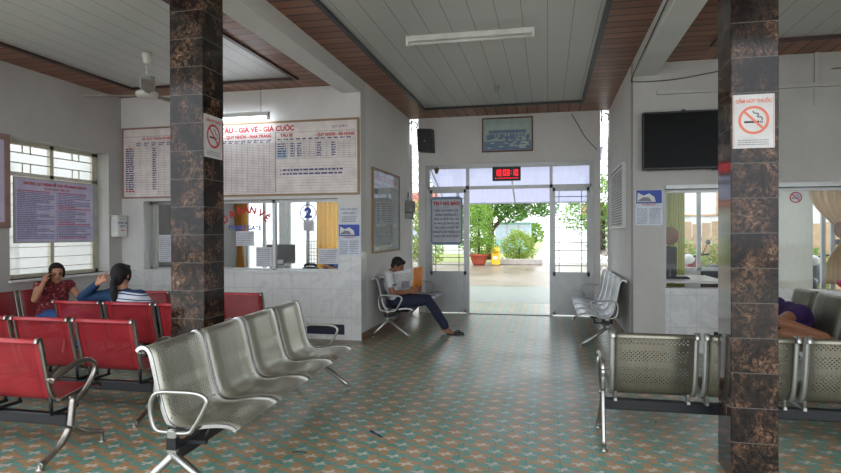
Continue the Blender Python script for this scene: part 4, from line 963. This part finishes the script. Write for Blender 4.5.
# ================================================================== BEHIND THE TICKET GLASS
GY = YT + .172
def decal_ring(): pass
t = thing('window_lettering', 'red arched ticket sales lettering with blue line below on the counter glass', 'lettering', (-4.40, GY, 1.366))
mb = MB(); s_ = 'MUA BÁN VÉ'; R = .49
for ch, a in zip(s_, (153, 136, 119, 0, 103, 90, 77, 0, 61, 48)):
    if ch != ' ': text_into(mb, ch, .145, R * cos(radians(a)), R * sin(radians(a)), 0, rot=radians(a - 90), bold=.006)
mb.build('arched_words', 'red_print', t); mb = MB(); text_into(mb, 'TICKET GATE', .09, -.03, .22, 0, sx=1.0, bold=.004); mb.build('lower_words', 'blue_decal', t)
t = thing('window_number', 'blue number 2 in a ring on the ticket counter glass', 'lettering', (-3.413, GY, 1.80)); mb = MB(); mb.ring2d((0, 0), .128, .112, 0); mb.build('ring', 'blue_decal', t); mb = MB(); text_into(mb, '2', .19, 0, -.005, 0, bold=.012, sx=1.2); mb.build('digit', 'blue_decal', t)
def glass_paper(label, x0, x1, z0, z1, y=GY):
    t = thing('paper_notice', label, 'notice', (x0, y, z0), 0, 'sheets taped to the ticket glass'); w, h = x1 - x0, z1 - z0; MB().box((0, -.002, 0), (w, 0, h)).build('sheet', 'paper_grey', t); mb = MB()
    n = int(h / .03)
    for k in range(n): scribble(mb, .02, w - .02, .02 + k * (h - .03) / n, .01, -.003, rnd)
    mb.build('printed_lines', 'grey_print', t)
glass_paper('typed sheet taped to the glass under the ticket gate words', -4.57, -4.27, 1.32, 1.54)
glass_paper('sheet taped low on the ticket glass beside the dark monitor', -4.24, -3.99, 1.01, 1.30)
glass_paper('small sheet taped to the glass directly under the blue number 2', -3.49, -3.32, 1.54, 1.69)
glass_paper('white sheet taped low on the ticket glass in front of the ochre curtain', -3.26, -2.95, 1.06, 1.28)
glass_paper('sheet on the ticket pane nearest the barred window, beyond the pillar', -5.88, -5.66, 1.07, 1.49)
# desk, monitor, printer, clerk
t = thing('counter_desk', 'long pale counter desk behind the ticket glass', 'desk', (-4.5, 8.5, 0)); MB().bbox((-1.6, -.4, .90), (1.8, .4, .94), .01).build('desk_top', 'desk_top', t)
for x in (-1.55, 1.75, .1): MB().box((x - .02, -.36, 0), (x + .02, .36, .9)).build('side_panel', 'desk_brown', t)
def monitor(label, loc, rz, w, h):
    t = thing('computer_monitor', label, 'monitor', loc, rz); MB().bbox((-w / 2, -.03, .09), (w / 2, .02, .09 + h), .01).build('screen_housing', 'dark_plastic', t); MB().box((-.03, -.02, .01), (.03, .01, .12)).build('neck', 'black_plastic', t); MB().bbox((-.12, -.1, 0), (.12, .08, .015), .005).build('stand', 'black_plastic', t); MB().panel(-w / 2 + .015, w / 2 - .015, .11, .07 + h, -.0315).build('screen_face', 'dark_plastic', t); return t
monitor('dark computer monitor standing on the ticket desk behind the middle of the glass', (-4.12, 8.55, .94), .1, .46, .30)
t = thing('ticket_printer', 'small grey ticket printer in front of the dark monitor on the ticket desk', 'printer', (-4.02, 8.30, .94)); MB().bbox((-.13, -.1, 0), (.13, .1, .09), .02).build('printer_body', 'grey_plastic', t); MB().box((-.09, -.09, .09), (.09, -.02, .10)).build('paper_slot', 'black_plastic', t); MB().quad((-.07, -.05, .1), (.07, -.05, .1), (.07, -.02, .16), (-.07, -.02, .16)).build('paper_strip', 'paper', t)
t = thing('desk_telephone', 'black desk telephone on the ticket desk near the clerk', 'telephone', (-3.55, 8.38, .94)); MB().bbox((-.11, -.09, 0), (.11, .09, .05), .02).build('base', 'black_plastic', t); MB().tube(spline([(-.1, 0, .06), (-.06, 0, .085), (.06, 0, .085), (.1, 0, .06)], 4), .02).build('handset', 'navy_panel', t)
t = thing('office_stool', 'dark office stool under the ticket clerk', 'stool', (-3.22, 9.0, 0)); MB().lathe([(.18, .42), (.2, .44), (.2, .47), (.17, .49)], 20).build('seat', 'dark_plastic', t); MB().tube([(0, 0, .03), (0, 0, .42)], .025).build('column', 'black_steel', t); MB().lathe([(.22, 0), (.2, .02), (.04, .05)], 20).build('base', 'black_steel', t)
person('seated person behind the ticket glass, mostly hidden by a taped sheet',
    dict(hip=(-3.22, 9.0, .58), chest=(-3.22, 8.93, .84), neck=(-3.22, 8.9, 1.0), head=(-3.21, 8.86, 1.115), shL=(-3.04, 8.92, .94), shR=(-3.40, 8.92, .94), elL=(-2.98, 8.75, .96), elR=(-3.46, 8.72, .98), wrL=(-3.1, 8.6, .97), wrR=(-3.3, 8.55, .97),
         hpL=(-3.12, 8.96, .55), hpR=(-3.32, 8.96, .55), knL=(-3.1, 8.6, .56), knR=(-3.34, 8.6, .56), anL=(-3.1, 8.58, .1), anR=(-3.34, 8.58, .1), toL=(-3.1, 8.4, .04), toR=(-3.34, 8.4, .04)),
    (0, -1, 0), 'skin', 'shirt', 'blue_trouser', 'dark_cloth', hair_short, sleeves=.7, headf=(.1, -.85, -.5), loc=(-3.22, 9.0, 0), hands=dict(L=((-.5, -.8, 0), (0, 0, -1), .3, 1), R=((.4, -.8, 0), (0, 0, -1), .3, -1)))
def drape(name, label, mt, x0, x1, y, z0, z1, pinch=None, n=48, cat='curtain'):
    """wavy cloth; pinch=(z, xa, xb): gathered to xa..xb at z"""
    mb = MB(); rows = []; nz = 16
    for j in range(nz + 1):
        z = z1 + (z0 - z1) * j / nz; a, b = x0, x1
        if pinch:
            k = math.exp(-((z - pinch[0]) / .32) ** 2) if z > pinch[0] else .55 + .45 * math.exp(-((z - pinch[0]) / .2) ** 2)
            a = x0 + (pinch[1] - x0) * k; b = x1 + (pinch[2] - x1) * k
        rows.append(mb.add([(a + (b - a) * i / n, y + .03 * sin(i * 1.15), z) for i in range(n + 1)]))
    for p, q in zip(rows, rows[1:]):
        for i in range(n): mb.face((p + i, q + i, q + i + 1, p + i + 1), True)
    return tag(mb.build(name, mt), label, cat, 'office curtains')
drape('curtain', 'ochre curtain beside the blue number 2 in the ticket office', 'curtain_ochre', -4.40, -3.55, YB - .12, .7, 2.5)
drape('curtain', 'tan curtain seen through the ticket glass beside the pillar', 'curtain_ochre', -6.16, -5.86, YB - .12, .7, 2.5, (1.2, -6.1, -5.98))
# right hand office
t = thing('counter_desk', 'white topped desk behind the counter glass under the television', 'desk', (1.9, 8.6, 0)); MB().bbox((-.65, -.55, .84), (.32, .5, .88), .01).build('desk_top', 'desk_top', t); MB().box((-.63, -.5, 0), (-.6, .45, .84)).box((.27, -.5, 0), (.3, .45, .84)).build('side_panel', 'desk_brown', t)
t = thing('computer_tower', 'dark computer tower standing on the desk under the television', 'computer', (1.62, 8.72, .88)); MB().bbox((-.1, -.2, 0), (.1, .2, .42), .01).build('case', 'dark_plastic', t); mb = MB()
for k in range(5): mb.panel(-.07, .07, .1 + k * .05, .105 + k * .05, -.2015)
mb.build('front_slots', 'black_plastic', t)
t = thing('keyboard', 'dark keyboard on the white desk in front of the computer tower', 'keyboard', (1.68, 8.36, .88)); MB().bbox((-.16, -.07, 0), (.16, .07, .02), .006).build('board', 'black_plastic', t); mb = MB()
for i in range(10):
    for j in range(4): mb.box((-.145 + i * .029, -.055 + j * .028, .02), (-.12 + i * .029, -.033 + j * .028, .027))
mb.build('keys', 'dark_plastic', t)
t = thing('stacking_chair', 'dark chair behind the white desk under the television', 'chair', (2.45, 9.3, 0))
MB().bbox((-.21, -.2, .44), (.21, .2, .48), .02).build('seat', 'dark_plastic', t); MB().bbox((-.2, .16, .6), (.2, .2, .92), .03).build('backrest', 'dark_plastic', t)
for sx in (-1, 1):
    for sy in (-1, 1): MB().tube([(sx * .19, sy * .18, .45 if sy < 0 else .7), (sx * .2, sy * .19, 0)], .012).build('leg', 'black_steel', t)
t = thing('added_bright_panel', 'white translucent panel added to brighten a wall piece beside the tan curtain', 'blind', (3.68, YB - .1, .35)); MB().box((0, 0, 0), (.56, .006, 2.1)).build('panel_sheet', 'panel_translucent', t); MB().tube([(-.02, 0, 2.1), (.58, 0, 2.1)], .03).build('roller', 'white_plastic', t)  # translucent panel added in place of a white wall piece, to look bright
drape('curtain', 'olive green curtain behind the counter glass under the television', 'curtain_olive', 1.92, 2.28, YB - .1, .5, 2.45)
t = thing('curtain_tieback', 'round brown tieback disc on the olive green curtain', 'tieback', (2.03, YB - .2, 1.44)); MB().lathe([(.01, -.02), (.13, -.015), (.15, 0), (.14, .02)], 24, (0, 0, 0), 'y').build('disc', 'brown_disc', t); MB().tube([(0, 0, 0), (0, .2, 0)], .01).build('hook', 'black_steel', t)
drape('curtain', 'tan curtain gathered by a round tieback behind the counter glass', 'curtain_tan', 3.22, 4.05, 8.28, .84, 2.02, (1.42, 3.60, 3.74))
t = thing('curtain_tieback', 'round tieback disc on the tan curtain', 'tieback', (3.58, 8.17, 1.52)); MB().lathe([(.01, -.02), (.1, -.015), (.11, 0), (.1, .02)], 24, (0, 0, 0), 'y').build('disc', 'brown_disc', t); MB().tube([(0, 0, 0), (0, .12, 0)], .008).build('hook', 'black_steel', t)
t = thing('cloth_bundle', 'pink cloth bundle on the counter under the tan curtain', 'cloth', (3.60, 8.12, .80)); mb = MB(); mb.ell((0, 0, .07), (.12, .08, .07)); mb.ell((.08, .02, .12), (.09, .07, .06)); finish(mb, 'cloth', 'pink_thing', t, .012, 3)

# litter on the floor
p = thing('pen', 'dark blue pen lying on the tiled floor of the aisle', 'pen', (-1.25, 4.17, .006), math.atan2(4.102 - 4.238, .142)); MB().tube([(-.085, 0, 0), (.06, 0, 0), (.075, 0, 0), (.088, 0, 0)], [.006, .006, .004, .0015], False, 8).build('barrel', 'pen_blue', p); MB().tube([(-.09, 0, 0), (-.03, 0, 0)], .0068, False, 8).build('cap', 'pen_blue', p)
p = thing('twig', 'small brown twig lying on the tiled floor near the chrome bench', 'twig', (-1.66, 3.72, .004)); MB().tube(spline([(-.05, -.01, 0), (0, .004, .002), (.05, .0, 0)], 5), .003, False, 6).build('stem', 'twig', p)

# ================================================================== OUTDOORS
t = thing('entrance_canopy', 'pale lavender sloping sheet canopy outside over the entrance door', 'canopy', (-.72, 11.0, 0))
mb = MB(); n = 40; rows = []
for j in (0, 1):
    rows.append(mb.add([(-1.7 + 3.4 * k / n, 2.5 * j, (3.05 if j == 0 else 2.19) + .012 * (k % 2)) for k in range(n + 1)]))
for k in range(n): mb.face((rows[0] + k, rows[0] + k + 1, rows[1] + k + 1, rows[1] + k))
o = mb.build('roof_sheet', 'canopy_sheet', t); md = o.modifiers.new('thick', 'SOLIDIFY'); md.thickness = .006
mb = MB()
for x in (-1.6, 0, 1.6): mb.tube([(x, 0, 3.02), (x, 2.45, 2.175)], .018, False, 6)
mb.tube([(-1.68, 2.45, 2.18), (1.68, 2.45, 2.18)], .018, False, 6); mb.build('canopy_rafters', 'iron_white', t)
mb = MB()
for x in (-1.6, 1.6): mb.tube([(x, .0, 3.6), (x, 1.6, 2.5)], .012, False, 6)
mb.build('stay_rod', 'iron_white', t)
struct(MB().quad((-9, 12.6, .002), (8, 12.6, .002), (8, 16.45, .002), (-9, 16.45, .002)), 'floor_outside', 'porch_tile').hide_render = False
struct(MB().quad((-.75, 30, .0), (3.6, 29.5, .0), (3.6, 130, .0), (-.6, 130, .0)), 'road', 'road')
tag(MB().quad((-5.5, 29.8, .004), (-.78, 29.8, .004), (-.65, 110, .004), (-30, 110, .004)).build('grass', 'grass'), 'yellowish grass strip along the pale road beyond the door', 'grass', None, 'stuff')

def leaves(mb, c, r, n, size, rnd, shell=.55, squash=1):
    for _ in range(n):
        d = V3((rnd.gauss(0, 1), rnd.gauss(0, 1), rnd.gauss(0, 1))).normalized(); k = shell + (1 - shell) * rnd.random() ** .6; k *= 1 + .12 * sin(5 * d.x + 3 * d.z) + .08 * sin(9 * d.y + 4 * d.x)
        p = V3(c) + V3((d.x * r[0] * k, d.y * r[1] * k, d.z * r[2] * k))
        a = V3((rnd.uniform(-1, 1), rnd.uniform(-1, 1), rnd.uniform(-.6, .8))).normalized() * size * rnd.uniform(.7, 1.3); b = a.cross(V3((rnd.uniform(-1, 1), rnd.uniform(-1, 1), rnd.uniform(-1, 1)))).normalized() * size * .45
        mb.quad(p - a, p - b * .9, p + a, p + b * .9)
def bushy(name, label, cat, loc, clouds, leaf, n, size, stem=None, group=None, seed=1):
    rnd = random.Random(seed); t = thing(name, label, cat, loc, 0, group); mb = MB()
    tot = sum(r[0] * r[2] for c, r in clouds)
    for c, r in clouds: leaves(mb, c, r, int(n * r[0] * r[2] / tot), size, rnd)
    mb.build('foliage', leaf, t)
    if stem:
        s_ = MB()
        for ch in stem: s_.tube([p for p, q in ch], [q for p, q in ch], False, 8)
        s_.build('trunk', 'bark', t)
    return t
b = bushy('potted_shrub', 'tall leafy shrub in a terracotta pot beside the yellow bin', 'potted plant', (-3.15, 27.3, 0), [((0, 0, 2.35), (.75, .75, .75)), ((-.15, 0, 1.5), (.95, .9, .7)), ((.1, 0, .85), (.95, .8, .45))], 'leaf_bright', 2600, .085, [[((0, 0, .3), .06), ((0, 0, 2.3), .04)]], seed=2)
MB().lathe([(.26, 0), (.32, .12), (.42, .42), (.47, .44), (.47, .52), (.42, .52), (.38, .46)], 20).build('pot', 'terracotta', b)
bushy('round_bush', 'round clipped yellow green bush behind the low kerb beyond the door', 'bush', (-1.37, 29.2, 0), [((0, 0, .88), (.84, .8, .80))], 'leaf_yellow', 2200, .075, [[((0, 0, 0), .06), ((0, 0, .8), .04)]], seed=3)
t = thing('planter_kerb', 'low grey planter kerb in front of the round bush', 'kerb', (-1.2, 28.0, 0)); MB().bbox((-1.15, -.1, 0), (.95, .1, .26), .02).build('kerb_front', 'kerb', t); MB().bbox((-1.15, .1, 0), (-1.0, 2.0, .26), .02).build('kerb_side', 'kerb', t); MB().bbox((.8, .1, 0), (.95, 2.0, .26), .02).build('kerb_side', 'kerb', t)
t = thing('yellow_bin', 'yellow litter bin between the potted shrub and the round bush', 'bin', (-2.36, 27.2, 0)); MB().bbox((-.19, -.17, .02), (.19, .17, .62), .03).build('bin_body', 'yellow_bin', t); MB().lathe([(.23, .62), (.22, .72), (.14, .84), (.05, .88)], 12).build('lid', 'yellow_bin', t); MB().box((-.12, -.178, .66), (.12, -.17, .7)).build('slot', 'dark_plastic', t); MB().panel(-.1, .1, .28, .42, -.1715).build('bin_label', 'house_white', t)
bushy('shade_tree', 'broad green tree with a dark trunk standing behind the potted shrub', 'tree', (-3.2, 33, 0), [((-1.5, 0, 2.9), (1.4, 1.1, 1.1)), ((.2, -.2, 3.1), (1.2, 1, .8)), ((1.2, -.3, 2.75), (1.0, .8, .75)), ((2.2, .1, 3.0), (1.0, .9, .65)), ((3.1, .2, 2.9), (.8, .8, .55)), ((.3, 0, 4.6), (3.4, 2, 1.5))], 'leaf_mid', 9500, .12, [[((0, 0, 0), .26), ((.05, 0, 1.4), .2), ((.0, 0, 3.2), .16)], [((.05, 0, 1.6), .12), ((1.2, 0, 2.8), .08), ((2.4, 0, 3.2), .05)], [((.05, 0, 1.5), .13), ((-1.1, 0, 2.9), .07)]], seed=4)
bushy('hedge_tree', 'light green tree seen through the wall slot beside the meter box', 'tree', (-6.2, 25, 0), [((0, 0, 1.7), (1.5, 1.2, 1.5)), ((-.9, 0, 1.0), (1.3, 1, .95)), ((1.0, 0, .75), (.9, .8, .7))], 'leaf_yellow', 3200, .1, [[((0, 0, 0), .12), ((0, 0, 2), .08)]], seed=5)
bushy('background_tree', 'hazy tree across the road seen through the barred door leaf without a sign', 'tree', (4.6, 52, 0), [((0, 0, 4.2), (2.8, 2, 2.2)), ((-1.5, 0, 3), (2, 1.6, 1.6)), ((1.8, 0, 2.6), (2.2, 1.6, 2))], 'leaf_bright', 2600, .2, [[((0, 0, 0), .25), ((0, 0, 4), .15)]], seed=6)
bushy('background_tree', 'hazy tree at the far end of the grass strip', 'tree', (-4.6, 55.5, 0), [((0, 0, 2.6), (2.6, 2, 2)), ((2.2, 0, 2.0), (1.6, 2, 1.6)), ((3.4, 0, 1.6), (1, 1, 1.2))], 'leaf_bright', 4000, .17, [[((0, 0, 0), .25), ((0, 0, 3), .15)]], seed=7)
bushy('roadside_shrub', 'green shrub on the verge of the pale road', 'shrub', (4.3, 34, 0), [((0, 0, .9), (1.1, .9, .9))], 'leaf_mid', 1100, .1, [[((0, 0, 0), .05), ((0, 0, .8), .03)]], seed=8)
def house(label, loc, w, d, h, wall, roof):
    t = thing('house', label, 'house', loc, 0, 'houses beyond the door'); MB().box((-w / 2, 0, 0), (w / 2, d, h)).build('wall', wall, t); mb = MB(); o = .4
    a = mb.add([(-w / 2 - o, -o, h), (w / 2 + o, -o, h), (w / 2 + o, d + o, h), (-w / 2 - o, d + o, h), (-w / 2 - o, d / 2, h + 1.5), (w / 2 + o, d / 2, h + 1.5)])
    for q in ((0, 1, 5, 4), (2, 3, 4, 5), (0, 4, 3), (1, 2, 5), (3, 2, 1, 0)): mb.face([a + i for i in q])
    mb.build('roof', roof, t)
    for k in range(3): x = -w / 2 + w * (k + .5) / 3; f = MB().box((x - .45, -.04, 1.0), (x + .45, .02, 2.1)).build('window', 'alu_white', t); MB().panel(x - .38, x + .38, 1.07, 2.03, -.045).build('pane', 'sign_blue', f)
    return t
house('pale teal low house behind the round bush', (-2.6, 45, 0), 2.6, 4, 2.3, 'house_teal', 'house_white')
house('white house with a red roof behind the shade tree', (-9.5, 42, 0), 8, 6, 3.2, 'house_white', 'roof_red')
house('white house with a red roof far along the road', (8.5, 70, 0), 8, 6, 3.4, 'house_white', 'roof_red')
# yard right of the station: plank fence, planting, motorbikes, white building
t = thing('plank_fence', 'tan vertical plank fence outside the office windows', 'fence', (4.2, 14.2, 0)); mb = MB()
for k in range(26): x = -2.2 + k * .2; mb.box((x, 0, .05), (x + .18, .025, 1.68 + .03 * ((k * 7) % 3)))
mb.build('planks', 'fence_wood', t); MB().box((-2.2, .025, .5), (3.0, .07, .58)).box((-2.2, .025, 1.3), (3.0, .07, 1.38)).build('rail', 'fence_wood', t)
for k in range(4): MB().box((-2.2 + k * 1.7, .07, 0), (-2.1 + k * 1.7, .17, 1.75)).build('post', 'fence_wood', t)
t = thing('white_building', 'white building wall with raised panel moulding above the plank fence', 'building', (4.5, 15.6, 0)); MB().box((-2.6, 0, 0), (3.5, 4, 5.0)).build('wall', 'house_white', t); mb = MB()
for x0 in (-1.35, .4, 2.0):
    for a, b in (((x0, -.03, 1.9), (x0 + .95, 0, 1.94)), ((x0, -.03, 2.7), (x0 + .95, 0, 2.74)), ((x0, -.03, 1.9), (x0 + .04, 0, 2.74)), ((x0 + .91, -.03, 1.9), (x0 + .95, 0, 2.74))): mb.box(a, b)
mb.build('panel_moulding', 'fence_wood', t)
for k, (x, y, lb) in enumerate(((2.95, 13.5, 'leafy shrub before the plank fence, on the olive curtain side of the red motorbike'), (3.7, 13.7, 'leafy shrub before the plank fence, behind the red motorbike'), (4.5, 13.6, 'leafy shrub before the plank fence, between the two motorbikes'), (5.35, 13.7, 'leafy shrub before the plank fence, behind the dark motorbike'))):
    bushy('fence_shrub', lb, 'shrub', (x, y, 0), [((0, 0, .8), (.42, .35, .5)), ((.1, 0, .4), (.4, .3, .4))], 'leaf_bright' if k % 2 else 'leaf_yellow', 800, .06, [[((0, 0, 0), .03), ((0, 0, .7), .02)]], 'shrubs along the fence', seed=20 + k)
def motorbike(label, loc, rz, body):
    t = thing('motorbike', label, 'motorbike', loc, rz, 'parked motorbikes'); t.scale = (1.1, 1.1, 1.1)
    for x in (-.62, .62):
        mb = MB(); mb.tube([(x + .25 * cos(2 * pi * k / 24), 0, .29 + .25 * sin(2 * pi * k / 24)) for k in range(24)], .04, True, 8); w = mb.build('wheel', 'tyre', t); mb = MB()
        for k in range(10): mb.tube([(x, 0, .29), (x + .22 * cos(2 * pi * k / 10), 0, .29 + .22 * sin(2 * pi * k / 10))], .005, False, 5)
        mb.lathe([(.05, -.05), (.05, .05)], 12, (x, 0, .29), 'y'); mb.build('spokes', 'alu', w)
    mb = MB(); mb.ell((-.35, 0, .62), (.36, .11, .13)); mb.ell((.1, 0, .45), (.28, .1, .14)); mb.ell((.42, 0, .7), (.13, .15, .28), Matrix.Rotation(-.35, 3, 'Y')); mb.caps([((.5, 0, .55), .09), ((.62, 0, .56), .06)]); finish(mb, 'fairing', body, t, .015, 3)
    MB().bbox((-.65, -.12, .72), (.1, .12, .80), .04).build('seat', 'black_plastic', t)
    MB().tube(spline([(.36, -.34, 1.0), (.42, -.2, .98), (.46, 0, .94), (.42, .2, .98), (.36, .34, 1.0)], 5), .016).build('handlebar', 'black_steel', t)
    MB().ell((.5, 0, .90), (.09, .12, .09)).build('headlamp', 'white_plastic', t); MB().tube([(.46, 0, .9), (.62, 0, .29)], .03).build('fork', 'alu', t)
    for q in (-1, 1): mb = MB(); mb.tube([(.42, q * .24, .98), (.40, q * .34, 1.16)], .006); mb.ell((.40, q * .36, 1.2), (.015, .06, .045)); mb.build('mirror', 'black_plastic', t)
    MB().tube([(-.2, -.1, .3), (-.8, -.12, .38)], .04).build('exhaust', 'alu', t); MB().ell((.0, 0, .3), (.2, .12, .13)).build('engine', 'black_steel', t)
    MB().tube([(.05, .1, .28), (.05, .28, .03)], .012).build('stand', 'black_steel', t)
    return t
motorbike('red motorbike parked outside the office window under the television', (3.1, 12.1, 0), radians(205), 'bike_red')
motorbike('dark motorbike parked outside beside the tan curtain', (4.75, 12.2, 0), radians(255), 'bike_dark')
# neighbour's pale wall outside the left window
t = thing('boundary_wall', 'pale boundary wall outside the barred left window', 'wall', (-9.6, 6.5, 0)); MB().box((-.1, -6, 0), (0, 6, 3.4)).build('wall_panel', 'house_white', t)

# ================================================================== CAMERA, DAYLIGHT
cam = bpy.data.cameras.new('camera'); co = bpy.data.objects.new('camera', cam); COL.objects.link(co)
yaw, pit, rol, F = radians(12.287), -.0056874, -.0035327, 583.77
fw = V3((-sin(yaw) * cos(pit), cos(yaw) * cos(pit), sin(pit))); rt = V3((cos(yaw), sin(yaw), 0)); u = rt.cross(fw)
r2 = rt * cos(rol) + u * sin(rol); u2 = -rt * sin(rol) + u * cos(rol)
co.matrix_world = Matrix(((r2.x, u2.x, -fw.x, 0), (r2.y, u2.y, -fw.y, 0), (r2.z, u2.z, -fw.z, 1.5), (0, 0, 0, 1)))
cam.sensor_fit = 'HORIZONTAL'; cam.sensor_width = 36; cam.lens = F / 841 * 36; cam.clip_start = .05; cam.clip_end = 400; SC.camera = co
w = bpy.data.worlds.new('overcast'); SC.world = w; w.use_nodes = True; nt = w.node_tree; bg = nt.nodes['Background']
tc = nt.nodes.new('ShaderNodeTexCoord'); sp = nt.nodes.new('ShaderNodeSeparateXYZ'); nt.links.new(tc.outputs['Generated'], sp.inputs[0])
rp = nt.nodes.new('ShaderNodeValToRGB'); e = rp.color_ramp.elements; e[0].position = .45; e[0].color = lin((214, 222, 230)); e[1].position = .8; e[1].color = lin((246, 250, 255))
mm = nt.nodes.new('ShaderNodeMapRange'); mm.inputs[1].default_value = -1; nt.links.new(sp.outputs[2], mm.inputs[0]); nt.links.new(mm.outputs[0], rp.inputs[0]); nt.links.new(rp.outputs[0], bg.inputs[0]); bg.inputs[1].default_value = 1.9
vs = SC.view_settings; vs.view_transform = 'Standard'; vs.look = 'None'; vs.gamma = 1; vs.exposure = 0.9
try: SC.display_settings.display_device = 'sRGB'
except Exception: pass
SC.cycles.max_bounces = 12; SC.cycles.diffuse_bounces = 6; SC.cycles.transparent_max_bounces = 24; SC.cycles.sample_clamp_indirect = 6; SC.cycles.use_denoising = True
